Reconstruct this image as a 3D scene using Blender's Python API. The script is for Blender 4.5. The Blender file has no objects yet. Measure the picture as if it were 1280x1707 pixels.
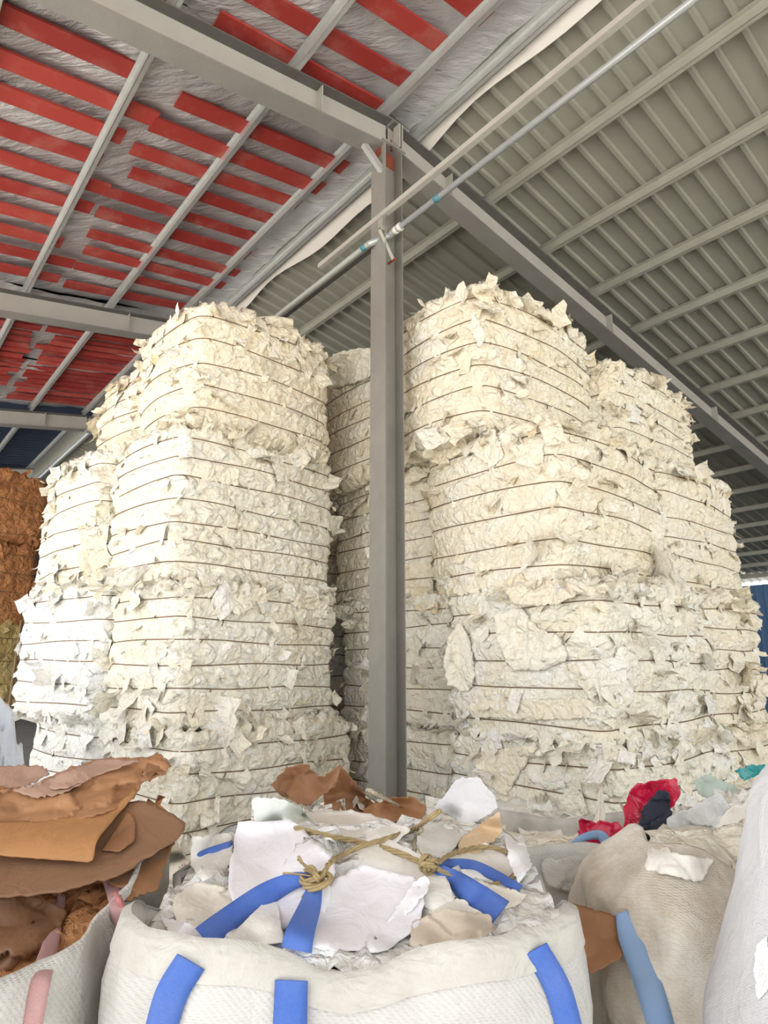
import bpy, math, random
import numpy as np
from mathutils import Vector, Matrix

SC = bpy.context.scene
COL = SC.collection
R = math.radians

# ------------------------------------------------------------------ camera
F_PX, HORIZON = 1070.0, 1110.0
PITCH = math.atan((HORIZON - 853.5) / F_PX)
CAM_Z = 1.8
cd = bpy.data.cameras.new('camera'); cam = bpy.data.objects.new('camera', cd); COL.objects.link(cam)
cam.location = (0, 0, CAM_Z)
cam.rotation_euler = (R(90) + PITCH, 0, 0)
cd.sensor_fit = 'VERTICAL'; cd.sensor_height = 24.0
cd.lens = 24.0 * F_PX / 1707.0
cd.clip_start = 0.05; cd.clip_end = 400
SC.camera = cam

# ------------------------------------------------------------------ sky, sun, exposure
wd = bpy.data.worlds.new('sky'); SC.world = wd; wd.use_nodes = True
wn = wd.node_tree; wn.nodes.clear()
wo = wn.nodes.new('ShaderNodeOutputWorld'); wb = wn.nodes.new('ShaderNodeBackground')
wb.inputs[0].default_value = (0.95, 0.975, 1.0, 1); wb.inputs[1].default_value = 2.2
wn.links.new(wb.outputs[0], wo.inputs[0])
sd = bpy.data.lights.new('sun', 'SUN'); sun = bpy.data.objects.new('sun', sd); COL.objects.link(sun)
sd.energy = 11; sd.angle = R(2); sd.color = (1.0, 0.95, 0.86)
sun.rotation_euler = (R(32), 0, R(-62))
SC.view_settings.view_transform = 'Standard'; SC.view_settings.look = 'None'
SC.view_settings.gamma = 1.0; SC.view_settings.use_curve_mapping = False
SC.view_settings.exposure = 0.19
SC.cycles.use_denoising = True
SC.cycles.max_bounces = 7; SC.cycles.diffuse_bounces = 4

# ------------------------------------------------------------------ helpers: pixels, building axes
def ray(x, y):
    u = (x - 640.0) / F_PX; v = -(y - 853.5) / F_PX
    return np.array([u, math.cos(PITCH) - v * math.sin(PITCH), math.sin(PITCH) + v * math.cos(PITCH)])
def W(x, y, Y):
    d = ray(x, y); t = Y / d[1]
    return np.array([d[0] * t, Y, CAM_Z + d[2] * t])

AZ2 = R(-39.9)                                   # purlins run along D2, rafters along D1
D2 = np.array([math.sin(AZ2), math.cos(AZ2), 0.0]); D1 = np.array([D2[1], -D2[0], 0.0])
CB = np.array([0.03, 5.9, 0.0])                  # foot of the column, origin of the building axes
H0, SL = 7.60, 0.168                             # rafter top line at the ridge, roof slope
def B(s, o, z):
    return CB + D1 * s + D2 * o + np.array([0, 0, z])
def RZ(s):                                       # height of the rafter's top line
    return H0 - SL * abs(s)

# ------------------------------------------------------------------ helpers: noise (numpy)
def _h(ix, iy, iz, k):
    n = (ix.astype(np.int64) * 374761393 + iy.astype(np.int64) * 668265263 + iz.astype(np.int64) * 2147483647 + k * 1274126177) & 0xFFFFFFFF
    n = ((n ^ (n >> 13)) * 1274126177) & 0xFFFFFFFF
    n = ((n ^ (n >> 16)) * 2246822519) & 0xFFFFFFFF
    return ((n ^ (n >> 15)) & 0xFFFFFF) / float(0xFFFFFF)
def vnoise(p, k=0):                              # value noise in -1..1
    i = np.floor(p); f = p - i; f = f * f * (3 - 2 * f); i = i.astype(np.int64)
    r = 0
    for a in (0, 1):
        for b in (0, 1):
            for c in (0, 1):
                w = (f[:, 0] if a else 1 - f[:, 0]) * (f[:, 1] if b else 1 - f[:, 1]) * (f[:, 2] if c else 1 - f[:, 2])
                r = r + w * _h(i[:, 0] + a, i[:, 1] + b, i[:, 2] + c, k)
    return r * 2 - 1
def fbm(p, k=0, o=3):
    r = 0; a = 1.0
    for j in range(o):
        r = r + a * vnoise(p * (2 ** j), k + j * 7); a *= 0.5
    return r / 1.75
def ridged(p, k=0, o=3):
    r = 0; a = 1.0
    for j in range(o):
        r = r + a * (1 - 2 * np.abs(vnoise(p * (2 ** j) + j * 3.7, k + j * 5))); a *= 0.55
    return r / 1.8
def facets(p, k=0):                              # flat tilted scraps: every cell is a small random plane
    q = p - 0.5; i = np.floor(q).astype(np.int64)
    best = np.full(len(p), 9.9); val = np.zeros(len(p)); tone = np.zeros(len(p))
    for a in (0, 1):
        for b in (0, 1):
            for c in (0, 1):
                x, y, z = i[:, 0] + a, i[:, 1] + b, i[:, 2] + c
                cx, cy, cz = x + _h(x, y, z, k + 1), y + _h(x, y, z, k + 2), z + _h(x, y, z, k + 3)
                dx, dy, dz = p[:, 0] - cx, p[:, 1] - cy, p[:, 2] - cz
                d = dx * dx + dy * dy + dz * dz
                g = [(_h(x, y, z, k + 4 + j) - 0.5) * 2.4 for j in range(3)]
                t = _h(x, y, z, k + 9)
                v = (t - 0.5) * 1.2 + dx * g[0] + dy * g[1] + dz * g[2]
                m = d < best
                best = np.where(m, d, best); val = np.where(m, v, val); tone = np.where(m, t, tone)
    return val, tone

# ------------------------------------------------------------------ helpers: objects
def mesh_obj(name, V, Fc, mat, parent=None, smooth=True, tone=None, solid=0.0):
    me = bpy.data.meshes.new(name)
    me.from_pydata([tuple(map(float, v)) for v in V] if not isinstance(V, np.ndarray) else V.tolist(), [], Fc if isinstance(Fc, list) else Fc.tolist())
    if mat: me.materials.append(mat)
    if smooth: me.polygons.foreach_set('use_smooth', [True] * len(me.polygons))
    if tone is not None:
        at = me.attributes.new('tone', 'FLOAT', 'POINT'); at.data.foreach_set('value', np.asarray(tone, dtype=np.float32))
    o = bpy.data.objects.new(name, me); COL.objects.link(o)
    if parent is not None: o.parent = parent
    if solid:
        m = o.modifiers.new('thickness', 'SOLIDIFY'); m.thickness = solid; m.offset = 0
    return o
def empty(name, loc=(0, 0, 0), rz=0.0):
    o = bpy.data.objects.new(name, None); COL.objects.link(o)
    o.location = tuple(map(float, loc)); o.rotation_euler = (0, 0, rz); o.empty_display_size = 0.1
    return o
def tag(o, label, cat, group=None):
    o['label'] = label; o['category'] = cat
    if group: o['group'] = group
    return o
def struct(o, label=None):
    o['kind'] = 'structure'
    if label: o['label'] = label
    return o
class MB:
    def __init__(s): s.v = []; s.f = []
    def hexa(s, P):                              # 8 corners: 4 bottom, 4 top in the same order
        n = len(s.v); s.v += [tuple(map(float, p)) for p in P]
        for q in ((3, 2, 1, 0), (4, 5, 6, 7), (0, 1, 5, 4), (1, 2, 6, 5), (2, 3, 7, 6), (3, 0, 4, 7)):
            s.f.append([n + i for i in q])
        return s
    def box(s, c, ax, ay, az):                   # centre and three half-axis vectors
        c, ax, ay, az = map(np.asarray, (c, ax, ay, az))
        return s.hexa([c - ax - ay - az, c + ax - ay - az, c + ax + ay - az, c - ax + ay - az,
                       c - ax - ay + az, c + ax - ay + az, c + ax + ay + az, c - ax + ay + az])
    def tube(s, pts, r, n=8, closed=False, cap=True):
        pts = np.asarray(pts, float); m = len(pts); base = len(s.v)
        rr = np.broadcast_to(np.asarray(r, float), (m,))
        up = np.array([0.13, 0.21, 0.97])
        for i in range(m):
            if closed: t = pts[(i + 1) % m] - pts[i - 1]
            else: t = pts[min(i + 1, m - 1)] - pts[max(i - 1, 0)]
            t = t / (np.linalg.norm(t) + 1e-9)
            a = np.cross(t, up)
            if np.linalg.norm(a) < 0.15: a = np.cross(t, np.array([1.0, 0.1, 0]))
            a /= np.linalg.norm(a); b = np.cross(a, t)
            for j in range(n):
                an = 2 * math.pi * j / n
                s.v.append(tuple(pts[i] + rr[i] * (math.cos(an) * a + math.sin(an) * b)))
        for i in range(m if closed else m - 1):
            k = (i + 1) % m
            for j in range(n):
                l = (j + 1) % n
                s.f.append([base + i * n + j, base + i * n + l, base + k * n + l, base + k * n + j])
        if cap and not closed:
            s.f.append([base + j for j in range(n)][::-1]); s.f.append([base + (m - 1) * n + j for j in range(n)])
        return s
    def build(s, name, mat, parent=None, smooth=False):
        return mesh_obj(name, s.v, s.f, mat, parent, smooth)
def grid_faces(nr, nc, wrap=False, base=0):
    r = np.arange(nr - 1)[:, None]; c = np.arange(nc if wrap else nc - 1)[None, :]
    c2 = (c + 1) % nc
    a = r * nc + c; b = r * nc + c2; d = (r + 1) * nc + c; e = (r + 1) * nc + c2
    return (np.stack([a, b, e, d], -1).reshape(-1, 4) + base)
def spline(P, n):                                # Catmull-Rom through P
    P = np.asarray(P, float); Q = np.vstack([2 * P[0] - P[1], P, 2 * P[-1] - P[-2]])
    out = []
    m = len(P) - 1
    for t in np.linspace(0, m, n):
        i = min(int(t), m - 1); f = t - i
        p0, p1, p2, p3 = Q[i], Q[i + 1], Q[i + 2], Q[i + 3]
        out.append(0.5 * ((2 * p1) + (-p0 + p2) * f + (2 * p0 - 5 * p1 + 4 * p2 - p3) * f * f + (-p0 + 3 * p1 - 3 * p2 + p3) * f ** 3))
    return np.array(out)

# ------------------------------------------------------------------ helpers: materials
class NT:
    def __init__(s, name):
        s.m = bpy.data.materials.new(name); s.m.use_nodes = True
        s.t = s.m.node_tree; s.b = s.t.nodes['Principled BSDF']
    def n(s, typ, **kw):
        x = s.t.nodes.new(typ)
        for k, v in kw.items():
            if k.startswith('_'): setattr(x, k[1:], v)
            else: x.inputs[k.replace('__', ' ')].default_value = v
        return x
    def l(s, a, b): s.t.links.new(a, b)
    def coord(s, which='Object', scale=(1, 1, 1)):
        tc = s.n('ShaderNodeTexCoord'); mp = s.n('ShaderNodeMapping'); mp.inputs['Scale'].default_value = scale
        s.l(tc.outputs[which], mp.inputs[0]); return mp.outputs[0]
    def noise(s, vec, scale, detail=4, rough=0.55, dist=0.0):
        x = s.n('ShaderNodeTexNoise'); x.inputs['Scale'].default_value = scale; x.inputs['Detail'].default_value = detail
        x.inputs['Roughness'].default_value = rough; x.inputs['Distortion'].default_value = dist
        s.l(vec, x.inputs['Vector']); return x.outputs['Fac']
    def ramp(s, fac, stops):
        x = s.n('ShaderNodeValToRGB'); e = x.color_ramp.elements
        while len(e) < len(stops): e.new(0.5)
        for i, (p, c) in enumerate(stops):
            e[i].position = p; e[i].color = tuple(c) + (1,) if len(c) == 3 else c
        s.l(fac, x.inputs[0]); return x.outputs[0]
    def mix(s, fac, a, b, typ='MIX'):
        x = s.n('ShaderNodeMix', _data_type='RGBA', _blend_type=typ)
        for inp, v in ((0, fac), (6, a), (7, b)):
            if hasattr(v, 'is_output'): s.l(v, x.inputs[inp])
            elif inp == 0: x.inputs[0].default_value = v
            else: x.inputs[inp].default_value = tuple(v) + (1,)
        return x.outputs[2]
    def math(s, op, a, b=0.0):
        x = s.n('ShaderNodeMath', _operation=op)
        for i, v in enumerate((a, b)):
            if hasattr(v, 'is_output'): s.l(v, x.inputs[i])
            else: x.inputs[i].default_value = v
        return x.outputs[0]
    def bump(s, h, strength=0.5, dist=0.01):
        x = s.n('ShaderNodeBump'); x.inputs['Strength'].default_value = strength; x.inputs['Distance'].default_value = dist
        s.l(h, x.inputs['Height']); s.l(x.outputs[0], s.b.inputs['Normal'])
    def done(s, col=None, rough=0.6, metal=0.0, spec=None):
        if col is not None:
            if hasattr(col, 'is_output'): s.l(col, s.b.inputs['Base Color'])
            else: s.b.inputs['Base Color'].default_value = tuple(col) + (1,)
        s.b.inputs['Roughness'].default_value = rough; s.b.inputs['Metallic'].default_value = metal
        if spec is not None: s.b.inputs['Specular IOR Level'].default_value = spec
        return s.m

def m_paper(name, stops, crumple=1.0, rough=0.62, scale=1.0, stretch=(1, 1, 1)):
    t = NT(name); v = t.coord('Object', stretch)
    at = t.n('ShaderNodeAttribute'); at.attribute_name = 'tone'
    n1 = t.noise(v, 2.2 * scale, 3)
    f = t.math('ADD', t.math('MULTIPLY', at.outputs['Fac'], 0.62), t.math('MULTIPLY', n1, 0.38))
    col = t.ramp(f, stops)
    vo = t.n('ShaderNodeTexVoronoi', _feature='DISTANCE_TO_EDGE'); vo.inputs['Scale'].default_value = 9 * scale
    dn = t.n('ShaderNodeTexNoise'); dn.inputs['Scale'].default_value = 5 * scale; dn.inputs['Detail'].default_value = 3
    t.l(v, dn.inputs['Vector'])
    vm = t.n('ShaderNodeVectorMath', _operation='MULTIPLY_ADD'); t.l(dn.outputs['Color'], vm.inputs[0]); vm.inputs[1].default_value = (0.22, 0.22, 0.22); t.l(v, vm.inputs[2])
    t.l(vm.outputs[0], vo.inputs['Vector'])
    a = t.math('MINIMUM', vo.outputs['Distance'], 0.25)
    b = t.noise(v, 26 * scale, 4, 0.6, 0.8)
    mp = t.n('ShaderNodeMapping'); mp.inputs['Scale'].default_value = (1, 1, 0.3); t.l(vm.outputs[0], mp.inputs[0])
    pl_ = t.n('ShaderNodeTexNoise', _noise_type='RIDGED_MULTIFRACTAL'); pl_.inputs['Scale'].default_value = 11 * scale; pl_.inputs['Detail'].default_value = 3
    t.l(mp.outputs[0], pl_.inputs['Vector'])
    h = t.math('ADD', t.math('ADD', t.math('MULTIPLY', a, 2.0), t.math('MULTIPLY', b, 0.7)), t.math('MULTIPLY', pl_.outputs['Fac'], 0.5))
    t.bump(h, 0.85 * crumple, 0.036)
    v2 = t.n('ShaderNodeTexVoronoi', _feature='DISTANCE_TO_EDGE'); v2.inputs['Scale'].default_value = 13 * scale
    mp2 = t.n('ShaderNodeMapping'); mp2.inputs['Scale'].default_value = (1.15, 1.15, 0.75); mp2.inputs['Location'].default_value = (3.1, 1.7, 0.4); t.l(vm.outputs[0], mp2.inputs[0]); t.l(mp2.outputs[0], v2.inputs['Vector'])
    ln_ = t.ramp(v2.outputs['Distance'], [(0.0, (1, 1, 1)), (0.035, (0.75, 0.75, 0.75)), (0.075, (0, 0, 0))])
    mk = t.ramp(t.noise(v, 6.5 * scale, 3), [(0.42, (0, 0, 0)), (0.62, (1, 1, 1))])
    col = t.mix(t.math('MULTIPLY', t.math('MULTIPLY', ln_, mk), 0.5), col, stops[1][1])
    return t.done(col, rough, 0, 0.3)
def m_plain(name, col, rough=0.6, metal=0.0, var=0.12, scale=6.0, bump=0.0, bscale=40.0, spec=None):
    t = NT(name); v = t.coord()
    c = t.mix(t.noise(v, scale, 5, 0.6), [max(0, x * (1 - var)) for x in col], [min(1, x * (1 + var)) for x in col])
    if bump: t.bump(t.noise(v, bscale, 4), bump, 0.01)
    return t.done(c, rough, metal, spec)
def m_woven(name, col, dirt, freq=260.0, fac=0.5, weave=0.10):
    t = NT(name); v = t.coord()
    w1 = t.n('ShaderNodeTexWave', _bands_direction='DIAGONAL'); w1.inputs['Scale'].default_value = freq * 0.16; t.l(v, w1.inputs['Vector'])
    w2 = t.n('ShaderNodeTexWave', _bands_direction='Z'); w2.inputs['Scale'].default_value = freq * 0.25; t.l(v, w2.inputs['Vector'])
    n = t.noise(v, 3.0, 6, 0.65)
    n2 = t.noise(v, 14.0, 5, 0.65)
    f = t.ramp(t.math('ADD', t.math('MULTIPLY', n, 0.65), t.math('MULTIPLY', n2, 0.35)), [(0.42, (0, 0, 0)), (0.72, (1, 1, 1))])
    c = t.mix(t.math('MULTIPLY', f, fac), col, dirt)
    h = t.math('ADD', t.math('MULTIPLY', t.math('MULTIPLY', w1.outputs['Fac'], w2.outputs['Fac']), weave), t.math('MULTIPLY', t.noise(v, 11, 5, 0.6, 0.6), 1.2))
    t.bump(h, 0.6, 0.02)
    return t.done(c, 0.7, 0, 0.25)
def m_web(name, col, freq=150):
    t = NT(name); v = t.coord()
    w = t.n('ShaderNodeTexWave', _bands_direction='DIAGONAL'); w.inputs['Scale'].default_value = freq; t.l(v, w.inputs['Vector'])
    c = t.mix(w.outputs['Fac'], [x * 0.72 for x in col], [min(1, x * 1.25) for x in col])
    c = t.mix(t.math('MULTIPLY', t.noise(v, 9, 4), 0.22), c, (0.62, 0.65, 0.72))
    t.bump(w.outputs['Fac'], 0.5, 0.003)
    return t.done(c, 0.65)
def m_film(name, col, rough=0.2, alpha=1.0, trans=0.0):
    t = NT(name); v = t.coord()
    t.bump(t.noise(v, 14, 4, 0.6, 1.0), 0.6, 0.02)
    t.b.inputs['Alpha'].default_value = alpha
    t.b.inputs['Transmission Weight'].default_value = trans
    c = t.mix(t.noise(v, 5, 3), [x * 0.9 for x in col], [min(1, x * 1.08) for x in col])
    return t.done(c, rough)

CREAM = [(0.0, (0.55, 0.40, 0.22)), (0.14, (0.84, 0.71, 0.48)), (0.32, (0.93, 0.86, 0.69)), (0.58, (0.95, 0.912, 0.79)), (0.85, (0.96, 0.95, 0.92))]
WARM = [(0.0, (0.54, 0.38, 0.19)), (0.16, (0.82, 0.67, 0.43)), (0.36, (0.92, 0.83, 0.64)), (0.62, (0.95, 0.885, 0.73)), (0.90, (0.96, 0.94, 0.88))]
COOL = [(0.0, (0.64, 0.53, 0.36)), (0.12, (0.86, 0.79, 0.63)), (0.30, (0.94, 0.91, 0.82)), (0.6, (0.95, 0.95, 0.91)), (0.85, (0.96, 0.97, 0.97))]
BROWN = [(0.0, (0.20, 0.08, 0.03)), (0.3, (0.42, 0.18, 0.07)), (0.65, (0.55, 0.25, 0.10)), (0.95, (0.62, 0.34, 0.18))]
YELL = [(0.0, (0.30, 0.22, 0.08)), (0.4, (0.55, 0.42, 0.16)), (0.8, (0.70, 0.58, 0.30))]
M = {}
M['cream'] = m_paper('cream_paper', CREAM); M['warm'] = m_paper('warm_paper', WARM); M['cool'] = m_paper('white_paper', COOL)
M['brownbale'] = m_paper('kraft_bale', BROWN); M['yellowbale'] = m_paper('yellow_bale', YELL)
M['strap'] = m_plain('baling_wire', (0.20, 0.13, 0.07), 0.6, 0.2, 0.3)
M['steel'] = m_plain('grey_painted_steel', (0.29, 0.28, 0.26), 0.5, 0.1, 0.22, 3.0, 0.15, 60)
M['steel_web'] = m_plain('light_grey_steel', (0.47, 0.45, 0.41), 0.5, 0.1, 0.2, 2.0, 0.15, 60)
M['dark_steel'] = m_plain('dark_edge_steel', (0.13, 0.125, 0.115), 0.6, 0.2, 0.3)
M['column'] = m_plain('column_steel', (0.27, 0.26, 0.235), 0.5, 0.15, 0.22, 4.0, 0.1, 60)
M['galv'] = m_plain('galvanised_steel', (0.55, 0.56, 0.55), 0.38, 0.55, 0.15, 8.0)
M['purlin_olive'] = m_plain('olive_grey_purlin', (0.40, 0.395, 0.34), 0.45, 0.25, 0.18, 4.0)
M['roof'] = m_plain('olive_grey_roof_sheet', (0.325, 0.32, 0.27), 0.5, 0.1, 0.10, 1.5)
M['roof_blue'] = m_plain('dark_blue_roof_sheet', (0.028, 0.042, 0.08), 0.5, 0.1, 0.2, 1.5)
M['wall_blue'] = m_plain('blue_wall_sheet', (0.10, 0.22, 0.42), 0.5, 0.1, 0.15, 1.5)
M['rust'] = m_plain('red_primer', (0.25, 0.06, 0.03), 0.75, 0.0, 0.35, 20)
M['pipe'] = m_plain('grey_pipe', (0.50, 0.53, 0.54), 0.35, 0.35, 0.1, 5)
M['pipe_dull'] = m_plain('dull_pipe', (0.38, 0.40, 0.36), 0.45, 0.1, 0.1, 5)
M['pipe_blue'] = m_plain('blue_tape', (0.08, 0.24, 0.30), 0.5)
M['concrete'] = m_plain('concrete', (0.42, 0.40, 0.37), 0.85, 0, 0.2, 1.2, 0.3, 12)
M['yard'] = m_plain('pale_bounce_ground', (0.62, 0.605, 0.57), 0.9, 0, 0.08, 0.3)  # pale so that the added outside ground bounces daylight up to the roof
t = NT('red_board'); v = t.coord('Object', (1, 1, 1)); oi = t.n('ShaderNodeObjectInfo')
c = t.mix(oi.outputs['Random'], (0.30, 0.022, 0.018), (0.47, 0.06, 0.045))
c = t.mix(t.ramp(t.noise(v, 2.6, 5, 0.65), [(0.5, (0, 0, 0)), (0.85, (0.6, 0.6, 0.6))]), c, (0.55, 0.24, 0.20))
t.bump(t.noise(v, 40, 3), 0.2, 0.004); M['board'] = t.done(c, 0.6)
t = NT('silver_foil'); v = t.coord('Object')
t.bump(t.noise(t.coord('Object', (1.0, 3.2, 1.5)), 3.2, 5, 0.6, 0.25), 0.9, 0.06)
M['foil'] = t.done(t.mix(t.noise(v, 1.6, 4), (0.46, 0.455, 0.47), (0.76, 0.755, 0.77)), 0.40, 0.40)
M['strip'] = m_plain('white_edge_strip', (0.74, 0.70, 0.66), 0.6, 0, 0.08)

# ------------------------------------------------------------------ structure: ground, roof, frames
mb = MB(); mb.hexa([B(-9, -13, -0.1), B(19.2, -13, -0.1), B(19.2, 22, -0.1), B(-9, 22, -0.1), B(-9, -13, 0), B(19.2, -13, 0), B(19.2, 22, 0), B(-9, 22, 0)])
struct(mb.build('floor', M['concrete']), 'grey concrete warehouse floor')
mb = MB(); mb.box((0, 0, -0.16), (150, 0, 0), (0, 150, 0), (0, 0, 0.05))  # unseen ground plane, added to bounce light under the roof
struct(mb.build('bounce_ground', M['yard']), 'unseen pale ground outside the warehouse, added to bounce light')

ceil = struct(empty('ceiling', CB + np.array([0, 0, H0])), 'pitched warehouse roof, red boards over silver foil and olive sheets')
CE = np.array(CB + np.array([0, 0, H0]))
PUR_H = 0.105
def child_mesh(name, V, Fc, mat, smooth=False, tone=None):
    return mesh_obj(name, np.asarray(V) - CE, Fc, mat, ceil, smooth, tone)
O_MIN, O_MAX, S_L, S_R = -13.0, 22.0, -9.0, 18.9
# corrugated sheets of the right-hand slope (ribs run down the slope)
RIB = 0.25
prof = [(0.0, 0.0), (0.185, 0.0), (0.198, -0.042), (0.237, -0.042), (0.25, 0.0)]
def sheet(s0, s1, o0, n, z_up, mat, name='roof_sheet'):
    V = []
    for s in (s0, s1):
        for k in range(n):
            for (du, dz) in prof[:-1]:
                V.append(B(s, o0 + k * RIB + du, RZ(s) + z_up + dz))
        V.append(B(s, o0 + n * RIB, RZ(s) + z_up))
    nc = len(V) // 2
    child_mesh(name, V, grid_faces(2, nc), mat)
o = O_MIN
while o < O_MAX:
    sheet(0.37, 3.45, o, 4, PUR_H + 0.045, M['roof']); sheet(3.40, S_R + 0.3, o, 4, PUR_H + 0.04, M['roof'])
    o += 1.0
# bare dark sheets beyond the third frame on the left, and the covering above the foil
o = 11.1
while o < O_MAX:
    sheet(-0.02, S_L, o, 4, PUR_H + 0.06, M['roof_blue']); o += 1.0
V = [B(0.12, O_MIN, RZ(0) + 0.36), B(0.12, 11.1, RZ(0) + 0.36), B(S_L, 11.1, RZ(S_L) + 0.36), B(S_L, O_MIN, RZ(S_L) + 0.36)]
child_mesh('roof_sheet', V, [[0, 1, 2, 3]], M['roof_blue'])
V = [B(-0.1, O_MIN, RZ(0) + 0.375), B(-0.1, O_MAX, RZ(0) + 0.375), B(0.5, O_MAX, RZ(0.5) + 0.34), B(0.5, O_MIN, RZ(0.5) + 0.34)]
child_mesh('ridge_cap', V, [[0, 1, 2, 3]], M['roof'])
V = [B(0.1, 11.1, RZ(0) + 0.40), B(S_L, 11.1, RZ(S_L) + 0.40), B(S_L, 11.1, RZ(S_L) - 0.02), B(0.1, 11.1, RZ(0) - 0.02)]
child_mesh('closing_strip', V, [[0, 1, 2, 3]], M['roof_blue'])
# wrinkled silver foil under the left slope
def foil(s0, s1, o0, o1, seed, amp=0.05):
    ns, no = int(abs(s1 - s0) / 0.06) + 2, int((o1 - o0) / 0.06) + 2
    S, O = np.meshgrid(np.linspace(s0, s1, ns), np.linspace(o0, o1, no), indexing='ij'); S = S.ravel(); O = O.ravel()
    q = np.stack([S * 0.9 + O * 0.5, O * 2.4 - S * 0.6, np.zeros_like(S)], 1)
    d = ridged(q * 1.1, seed) * amp + vnoise(q * 0.6, seed + 3) * amp
    P = CB + S[:, None] * D1 + O[:, None] * D2; P[:, 2] = H0 - SL * np.abs(S) + PUR_H + 0.075 + d
    child_mesh('foil_sheet', P, grid_faces(ns, no), M['foil'], True)
for i, (a, b2) in enumerate([(-13, -9), (-9, -5.5), (-5.5, 0.0), (0.0, 2.8), (2.8, 5.6), (5.6, 8.4), (8.4, 11.1)]):
    foil(0.34, -3.6, a, b2, 11 + i); foil(-3.55, -9.0, a, b2, 31 + i)
# red boards
rnd = random.Random(4)
def board(s0, s1, o, wdt, dz=0.0, skew=0.0):
    c0, c1 = o, o + skew
    z0, z1 = RZ(s0) + PUR_H + dz, RZ(s1) + PUR_H + dz
    h = 0.03; mbb = MB()
    P = [B(s0, c0 - wdt / 2, z0), B(s1, c1 - wdt / 2, z1), B(s1, c1 + wdt / 2, z1), B(s0, c0 + wdt / 2, z0)]
    mbb.hexa([p - CE for p in P] + [p - CE + np.array([0, 0, h]) for p in P])
    mbb.build('board', M['board'], ceil)
o = -5.2
while o < 5.3:
    j = rnd.uniform(-0.025, 0.025)
    if o > -3.4: board(-0.02 + rnd.uniform(-.05, .12), -2.05 + rnd.uniform(-0.1, 0.08), o + j, 0.205 + rnd.uniform(-0.03, 0.02), 0.0, rnd.uniform(-0.05, 0.05))
    board(-2.08 + rnd.uniform(-0.3, 0.1), -4.6, o + j - 0.06, 0.215, 0.004, rnd.uniform(-0.05, 0.05))
    if o > 0: board(-4.62, -7.2, o, 0.24, 0.0, 0)
    o += 0.468
o = 5.95
while o < 10.7:
    wd_ = rnd.uniform(0.13, 0.23)
    board(0.0, -1.75 + rnd.uniform(-0.12, 0.1), o, wd_, rnd.uniform(0, 0.012), rnd.uniform(-0.04, 0.04))
    board(-1.95 + rnd.uniform(-0.1, 0.1), -4.4, o + rnd.uniform(-.05, .05), wd_, 0.0, rnd.uniform(-0.04, 0.04))
    o += wd_ + rnd.uniform(0.05, 0.14)
# purlins: cold-formed Z sections along the roof
def purlin(s, mat, o0=O_MIN, o1=O_MAX):
    sg = 1 if s > 0 else -1
    dn = np.array([0, 0, 1.0]); al = D1 - np.array([0, 0, SL * sg]); al = al / np.linalg.norm(al)
    mbb = MB(); mid = (o0 + o1) / 2; hl = D2 * (o1 - o0) / 2
    def bx(ds, z, hw, hz): mbb.box(B(s + ds, mid, RZ(s + ds) + z) - CE, al * hw, hl, dn * hz)
    bx(0.0, PUR_H / 2, 0.006, PUR_H / 2)
    bx(0.022, 0.003, 0.024, 0.003); bx(-0.022, PUR_H - 0.003, 0.024, 0.003)
    bx(0.045, 0.009, 0.002, 0.009)
    mbb.build('purlin', mat, ceil)
for s in (-0.13, -1.24, -2.43, -3.6, -4.75, -5.9, -7.1, -8.3): purlin(s, M['galv'])
purlin(0.33, M['galv'])
for k in range(16): purlin(1.55 + 1.115 * k, M['purlin_olive'])
# white torn edge strip of the foil hanging along the ridge
n = 90; O = np.linspace(O_MIN, 11.0, n); V = []
for q in (0, 1):
    for i, oo in enumerate(O):
        wob = 0.05 * math.sin(oo * 1.3) + 0.03 * math.sin(oo * 3.1 + 1)
        s = 0.42 + q * (0.115 + wob * 0.8)
        V.append(B(s, oo, RZ(s) + 0.06 - q * (0.05 + wob * 0.4)))
child_mesh('foil_edge_strip', V, grid_faces(2, n), M['strip'], True)

# gable frames
def rafter(off, s0, s1, label, mats, web=0.34):
    fw = 0.115
    e = tag(empty('rafter_beam', B((s0 + s1) / 2, off, RZ((s0 + s1) / 2))), label, 'beam')
    org = np.array(e.location)
    def bar(name, zt0, zt1, hw, mat, so=0.0):
        mbb = MB(); P = []
        for z in (zt1, zt0):
            for (s, w_) in ((s0, -hw), (s1, -hw), (s1, hw), (s0, hw)):
                P.append(B(s, off + w_, RZ(s) + z) - org)
        mbb.hexa(P); return mbb.build(name, mat, e)
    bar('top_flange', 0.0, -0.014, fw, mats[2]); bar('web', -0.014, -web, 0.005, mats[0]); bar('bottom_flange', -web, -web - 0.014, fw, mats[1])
    k = s0 + (0.9 if s1 > s0 else -0.9)
    while (k < s1 - 0.3) if s1 > s0 else (k > s1 + 0.3):
        mbb = MB()
        mbb.box(B(k, off, RZ(k) - web / 2) - org, D1 * 0.005, D2 * (fw - 0.01), np.array([0, 0, web / 2 - 0.014]))
        mbb.build('stiffener', mats[0], e); k += 3.35 if s1 > s0 else -3.35
    return e
MG = (M['steel_web'], M['steel'], M['dark_steel'])  # one steel in three tones: light web, shade painted into both flanges
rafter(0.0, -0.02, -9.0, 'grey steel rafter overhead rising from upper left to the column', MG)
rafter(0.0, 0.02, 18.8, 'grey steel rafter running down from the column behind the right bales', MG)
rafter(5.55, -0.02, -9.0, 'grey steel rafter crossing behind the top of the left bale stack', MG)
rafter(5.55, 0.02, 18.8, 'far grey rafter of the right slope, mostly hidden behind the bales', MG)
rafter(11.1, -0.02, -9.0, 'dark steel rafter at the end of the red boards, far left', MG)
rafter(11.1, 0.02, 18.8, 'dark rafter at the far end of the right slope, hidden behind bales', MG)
rafter(16.6, -0.02, -9.0, 'dark rafter deep in the shadow above the brown bales', MG)
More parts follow.
